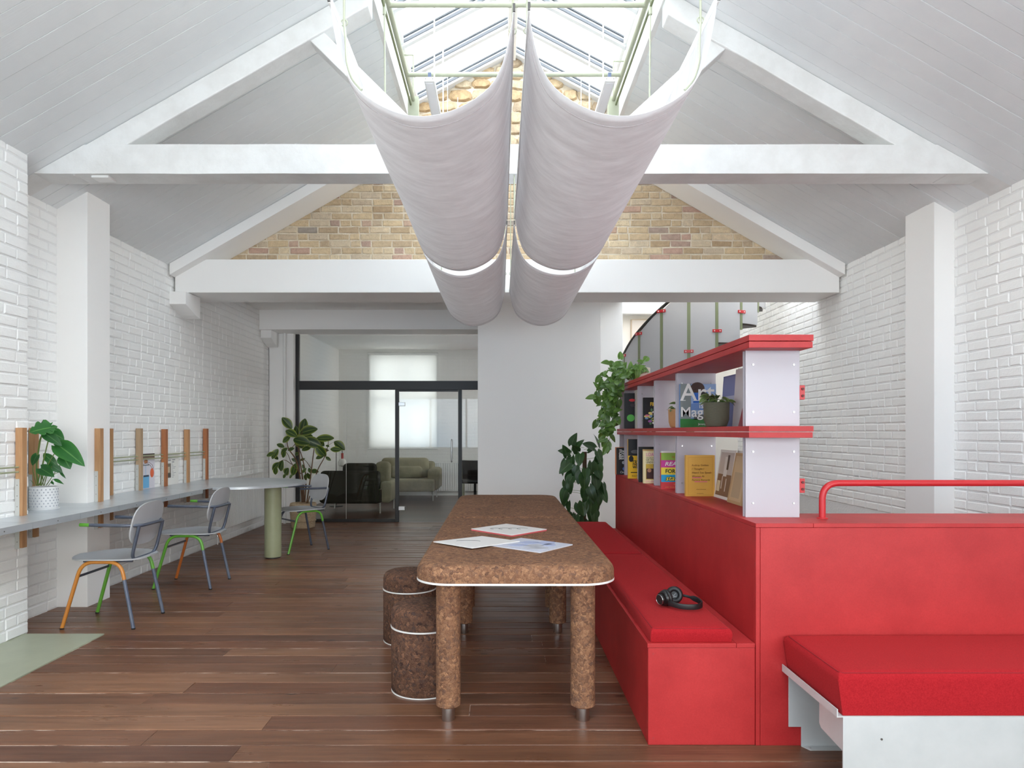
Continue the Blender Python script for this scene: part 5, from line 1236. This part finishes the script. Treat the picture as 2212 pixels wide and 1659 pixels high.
l4 = sling('far right white fabric sling in front of the far beam', XC0, XC1, Y2a, Y2b, 2.80, 2.835, ZBm, 4, [(XC1, 6.85, 2.85, 4.36), (XC0, 6.40, 2.82, 4.44)])
for t_, xs in ((l3, (XA0, XA1)), (l4, (XC0, XC1))):
    for x in xs: MB().tube([(x, 4.80, 2.84), (x, 4.86, 3.15)], .004, 6).build('hanger', m_sagelight, t_, smooth=True)
# tails of the cords inside the near slings
for t_, x, sg in ((l1, XA0, 1), (l2, XC1, -1)):
    MB().tube(fillet([(x + sg * .012, 2.52, 2.86), (x + sg * .026, 2.49, 2.76), (x + sg * .034, 2.46, 2.68), (x + sg * .060, 2.44, 2.605), (x + sg * .095, 2.43, 2.565)], .08, 6), .005, 8).build('cord_tail', m_sagelight, t_, smooth=True)

sf = thing('suspension_frame', 'sage green tubular frame hanging within the skylight opening', 'frame', (.125, 4, 4.45))
FZ = 4.45
for x in (-.81, 1.06):
    MB().tube([(x, .2, FZ), (x, 6.40, FZ)], .020, 12).build('side_rail', m_sagelight, sf, smooth=True)
    sgn = -1 if x < 0 else 1
    MB().tube([(x + sgn * .022, .2, FZ - .05), (x + sgn * .022, 6.40, FZ - .05)], .010, 8).build('lower_rail', m_sagedark, sf, smooth=True)
    MB().box(x - .05, x + .05, 6.37, 6.43, 3.9, FZ + .03).build('end_post', m_sagelight, sf, bevel=.004)
    MB().tube([(x + sgn * .02 - .01 * sgn, 4.90, 3.345), (x + sgn * .02, 4.90, FZ)], .0065, 8).build('support_rod', m_sagelight, sf, smooth=True)
    MB().lathe([(.013, 0), (.013, .06)], (x + sgn * .02, 4.90, FZ - .11), 10).build('coupler', m_sagelight, sf, smooth=True)
for yy in (5.93, 4.96, 3.9, 2.8, 1.7): MB().tube([(-.81, yy, FZ), (1.06, yy, FZ)], .020, 14).build('crossbar', m_sagelight, sf, smooth=True)
for yy in (.3, 6.38):
    for x in (-.81, 1.06): MB().tube([(x, yy, FZ), (x, yy, roof(SKL if x < 0 else SKR) + .38)], .008, 8).build('stay', m_sagelight, sf, smooth=True)
    MB().tube([(-.93, yy, roof(SKL) + .38), (-.81, yy, roof(SKL) + .38)], .008, 8).build('stay', m_sagelight, sf); MB().tube([(1.18, yy, roof(SKR) + .38), (1.06, yy, roof(SKR) + .38)], .008, 8).build('stay', m_sagelight, sf)

def pendant(label, x, px):
    t = thing('linear_pendant', label, 'lamp', (x, 6.2, 4.12), group='white linear pendants')
    MB().box(x - .042, x + .042, 5.40, 6.36, 4.12, 4.155).build('housing', m_white, t, bevel=.003)
    MB().box(x - .03, x + .03, 5.43, 6.33, 4.116, 4.1205).build('diffuser', M('opal_diffuser', rgb(240, 241, 244), .5), t)
    for q in (-.028, .028): MB().tube([(x + q, 5.3985, 4.138), (x + q, 5.4005, 4.138)], .004, 8).build('screw', m_screw, t)
    MB().box(x - .012, x + .012, 5.42, 5.46, 4.155, 4.20).build('mount', flat(90, 104, 132), t)
    for yy in (5.46, 6.3): MB().tube([(px, yy, 4.15), (px, yy, 5.02)], .0058, 8).build('suspension_rod', m_white, t, smooth=True)
    return t
pendant('white linear pendant hanging left of the skylight ridge', -.56, -.525)
pendant('white linear pendant hanging right of the skylight ridge', .872, .825)
for lb, x, yy, z0 in (('thin white blind cord hanging at far left under the skylight', -.53, 6.9, 4.2), ('short white cord beside the left skylight cord', -.43, 6.95, 4.2), ('thin white cord hanging right of the near right sling edge', .82, 6.9, 4.2), ('short white cord on the right below skylight bars', .69, 6.95, 4.2)):
    tag(MB().tube([(x, yy, z0), (x, yy, 5.10 if 'thin' in lb else 4.75)], .0028, 6).build('blind_cord', m_white, smooth=True), lb, 'cord', 'skylight blind cords')

# ------------------------------------------------------------------ spiral stair
SC = Vector((2.52, 9.05, 0)); SR = .93
st = thing('spiral_stair', 'spiral stair with grey panels, olive posts and red clamps', 'staircase', (SC.x, SC.y, 0))
MB().tube([(SC.x, SC.y, 0), (SC.x, SC.y, 4.2)], .055, 16).build('centre_pole', m_sagedark, st, smooth=True)
def sp(th, r, z): a = math.radians(th); return Vector((SC.x - r * math.cos(a), SC.y - r * math.sin(a), z))
th0, dth, rise = 13.5, 20., .24
def tz(i): return 2.43 + rise * (i - 4)
m_tread = M('dark_tread', rgb(66, 56, 48), .5)
for i in range(-6, 10):
    z = tz(i); a0, a1 = th0 + dth * i - 3, th0 + dth * (i + 1) + 2
    ring0 = [sp(a0 + (a1 - a0) * k / 6, SR - .03, 0) for k in range(7)]; inn = [sp(a1, .05, 0), sp(a0, .05, 0)]
    MB().prism([(p.x, p.y) for p in ring0 + inn], 'z', z - .035, z).build('tread', m_tread, st)
    p = sp(th0 + dth * i, SR, 0)
    ps = MB(); a = math.radians(th0 + dth * i); tn = Vector((math.sin(a), -math.cos(a), 0)); nr = Vector((-math.cos(a), -math.sin(a), 0))
    q = [p + tn * .016 + nr * .012, p - tn * .016 + nr * .012, p - tn * .016 - nr * .012, p + tn * .016 - nr * .012]
    pst = ps.prism([(v.x, v.y) for v in q], 'z', z - .10, z + .90).build('baluster', m_sagedark, st)
    for zz in (z + .115, z + .86):
        cl_ = [p + tn * .055 + nr * .022, p - tn * .055 + nr * .022, p - tn * .055 + nr * .010, p + tn * .055 + nr * .010]
        cp = MB().prism([(v.x, v.y) for v in cl_], 'z', zz - .018, zz + .018).build('clamp', m_redmetal, pst, bevel=.002)
        for sgn in (-1, 1):
            c_ = p + tn * .034 * sgn + nr * .0225; MB().tube([(c_.x, c_.y, zz), (c_.x + nr.x * .002, c_.y + nr.y * .002, zz)], .008, 10).build('bolt', flat(226, 210, 206), cp)
    b0, b1 = th0 + dth * i + 1.2, th0 + dth * (i + 1) - 1.2
    MB().grid(lambda u, v: sp(b0 + (b1 - b0) * u, SR + .004, z - .02 + v * .90 + rise * u * v), 8, 4, .004).build('side_panel', m_mesh, st, smooth=True)
rail = [sp(th0 + dth * (i / 4.), SR, tz(i / 4.) + .905) for i in range(-24, 38)]
MB().tube(rail, .019, 10).build('handrail', flat(46, 44, 42), st, smooth=True)
pf = thing('framed_picture', 'pale framed picture on the stairwell wall behind the spiral stair', 'picture frame', (2.08, 10.19, 2.54), group='framed pictures')
MB().box(1.95, 2.22, 10.165, 10.199, 2.52, 3.02).build('frame', flat(206, 186, 160), pf, bevel=.003)
MB().box(1.965, 2.205, 10.160, 10.1648, 2.535, 3.005).build('picture', flat(226, 216, 206), pf)

# ------------------------------------------------------------------ meeting room behind the glass
def soft(x0, x1, y0, y1, z0, z1, mat, name, parent, bev=.05):
    return MB().box(x0, x1, y0, y1, z0, z1).build(name, mat, parent, smooth=True, bevel=bev, seg=4)
s1_ = thing('sofa', 'dark olive velvet sofa with its back to the glass wall', 'sofa', (-2.5, 11.7, 0))
soft(-2.98, -1.94, 11.22, 12.05, .17, .42, m_sofa, 'seat_base', s1_)
soft(-2.96, -1.98, 11.20, 11.38, .16, .70, m_sofa, 'backrest', s1_, .06)
soft(-1.98, -1.80, 11.24, 12.05, .17, .52, m_sofalight, 'arm', s1_, .06)  # lighter fabric here stands for the light on the sofa's right end
soft(-2.98, -2.85, 11.24, 12.05, .17, .60, m_sofa, 'arm', s1_, .05)
soft(-2.62, -2.06, 11.30, 11.55, .50, .82, m_sofa, 'cushion', s1_, .08)
soft(-2.10, -1.86, 11.42, 11.75, .46, .84, m_sofalight, 'cushion', s1_, .08)  # paler colour carries the same lit end of the dark sofa
for x, y in ((-2.90, 11.28), (-1.98, 11.28), (-2.90, 11.98), (-1.86, 11.98)): MB().tube([(x, y, 0), (x, y, .18)], .012, 10).build('leg', m_steel, s1_, smooth=True)
s2_ = thing('sofa', 'pale olive grey sofa by the far wall below the window', 'sofa', (-1.8, 13.6, 0))
soft(-2.5, -1.26, 13.2, 14.1, .18, .42, m_sofalight, 'seat_base', s2_)
soft(-2.5, -1.34, 13.9, 14.2, .30, .74, m_sofalight, 'backrest', s2_, .07)
soft(-1.42, -1.20, 13.35, 14.15, .20, .62, m_sofalight, 'arm', s2_, .06)
soft(-2.4, -1.44, 13.72, 13.95, .42, .82, m_sofalight, 'cushion', s2_, .09)
soft(-2.2, -1.55, 13.55, 13.74, .42, .66, m_sofalight, 'cushion', s2_, .08)
for x, y in ((-2.44, 13.26), (-1.30, 13.26), (-2.44, 14.04), (-1.30, 14.04)): MB().tube([(x, y, 0), (x, y, .19)], .012, 10).build('leg', m_steel, s2_, smooth=True)
dk = thing('desk', 'desk with a pinkish red top seen through the right pane', 'desk', (-.3, 13.2, 0))
MB().box(-.78, .6, 12.7, 13.5, .715, .745).build('desk_top', flat(196, 104, 100), dk, bevel=.004)
for x, y in ((-.72, 12.76), (.54, 12.76), (-.72, 13.44), (.54, 13.44)): MB().box(x - .025, x + .025, y - .025, y + .025, 0, .715).build('leg', m_sage, dk)
oc = thing('office_chair', 'black swivel office chair at the red-topped desk', 'chair', (-.45, 12.35, 0))
soft(-.68, -.22, 12.12, 12.58, .42, .50, m_leather, 'seat', oc, .03)
MB().grid(lambda u, v: (-.66 + .42 * u, 12.14 - .10 * v + .12 * (2 * u - 1) ** 2, .50 + .34 * v), 10, 6, .02).build('backrest', m_leather, oc, smooth=True)
MB().tube([(-.45, 12.35, .08), (-.45, 12.35, .42)], .025, 12).build('gas_post', m_black, oc, smooth=True)
for k in range(5):
    a = 2 * PI * k / 5 + .3; e = (-.45 + .28 * math.cos(a), 12.35 + .28 * math.sin(a))
    ftt = MB().tube([(-.45, 12.35, .10), (e[0], e[1], .065)], [.022, .012], 10).build('base_arm', m_black, oc, smooth=True)
    MB().tube([(e[0] - .012, e[1], .03), (e[0] + .012, e[1], .03)], .03, 12).build('castor', m_rubber, ftt, smooth=True)
lp_ = thing('floor_lamp', 'thin floor lamp with white globe and red socket behind sofa', 'lamp', (-2.83, 12.25, 0))
MB().lathe([(.0, 0), (.12, 0), (.12, .012), (.0, .018)], (-2.95, 12.3, 0), 24, capped=False).build('base', m_black, lp_, smooth=True)
MB().tube(fillet([(-2.95, 12.3, .01), (-2.95, 12.3, 1.02), (-2.85, 12.3, 1.06), (-2.84, 12.3, .95)], .05, 6), .006, 8).build('pole', m_black, lp_, smooth=True)
MB().tube([(-2.84, 12.3, .96), (-2.84, 12.3, .86)], .022, 12).build('socket', flat(186, 70, 66), lp_, smooth=True)
MB().lathe([(.02, .86), (.05, .85), (.078, .80), (.07, .74), (.0, .71)], (-2.84, 12.3, 0), 24, capped=False).build('globe', M('opal_globe', rgb(236, 232, 224), .3), lp_, smooth=True)
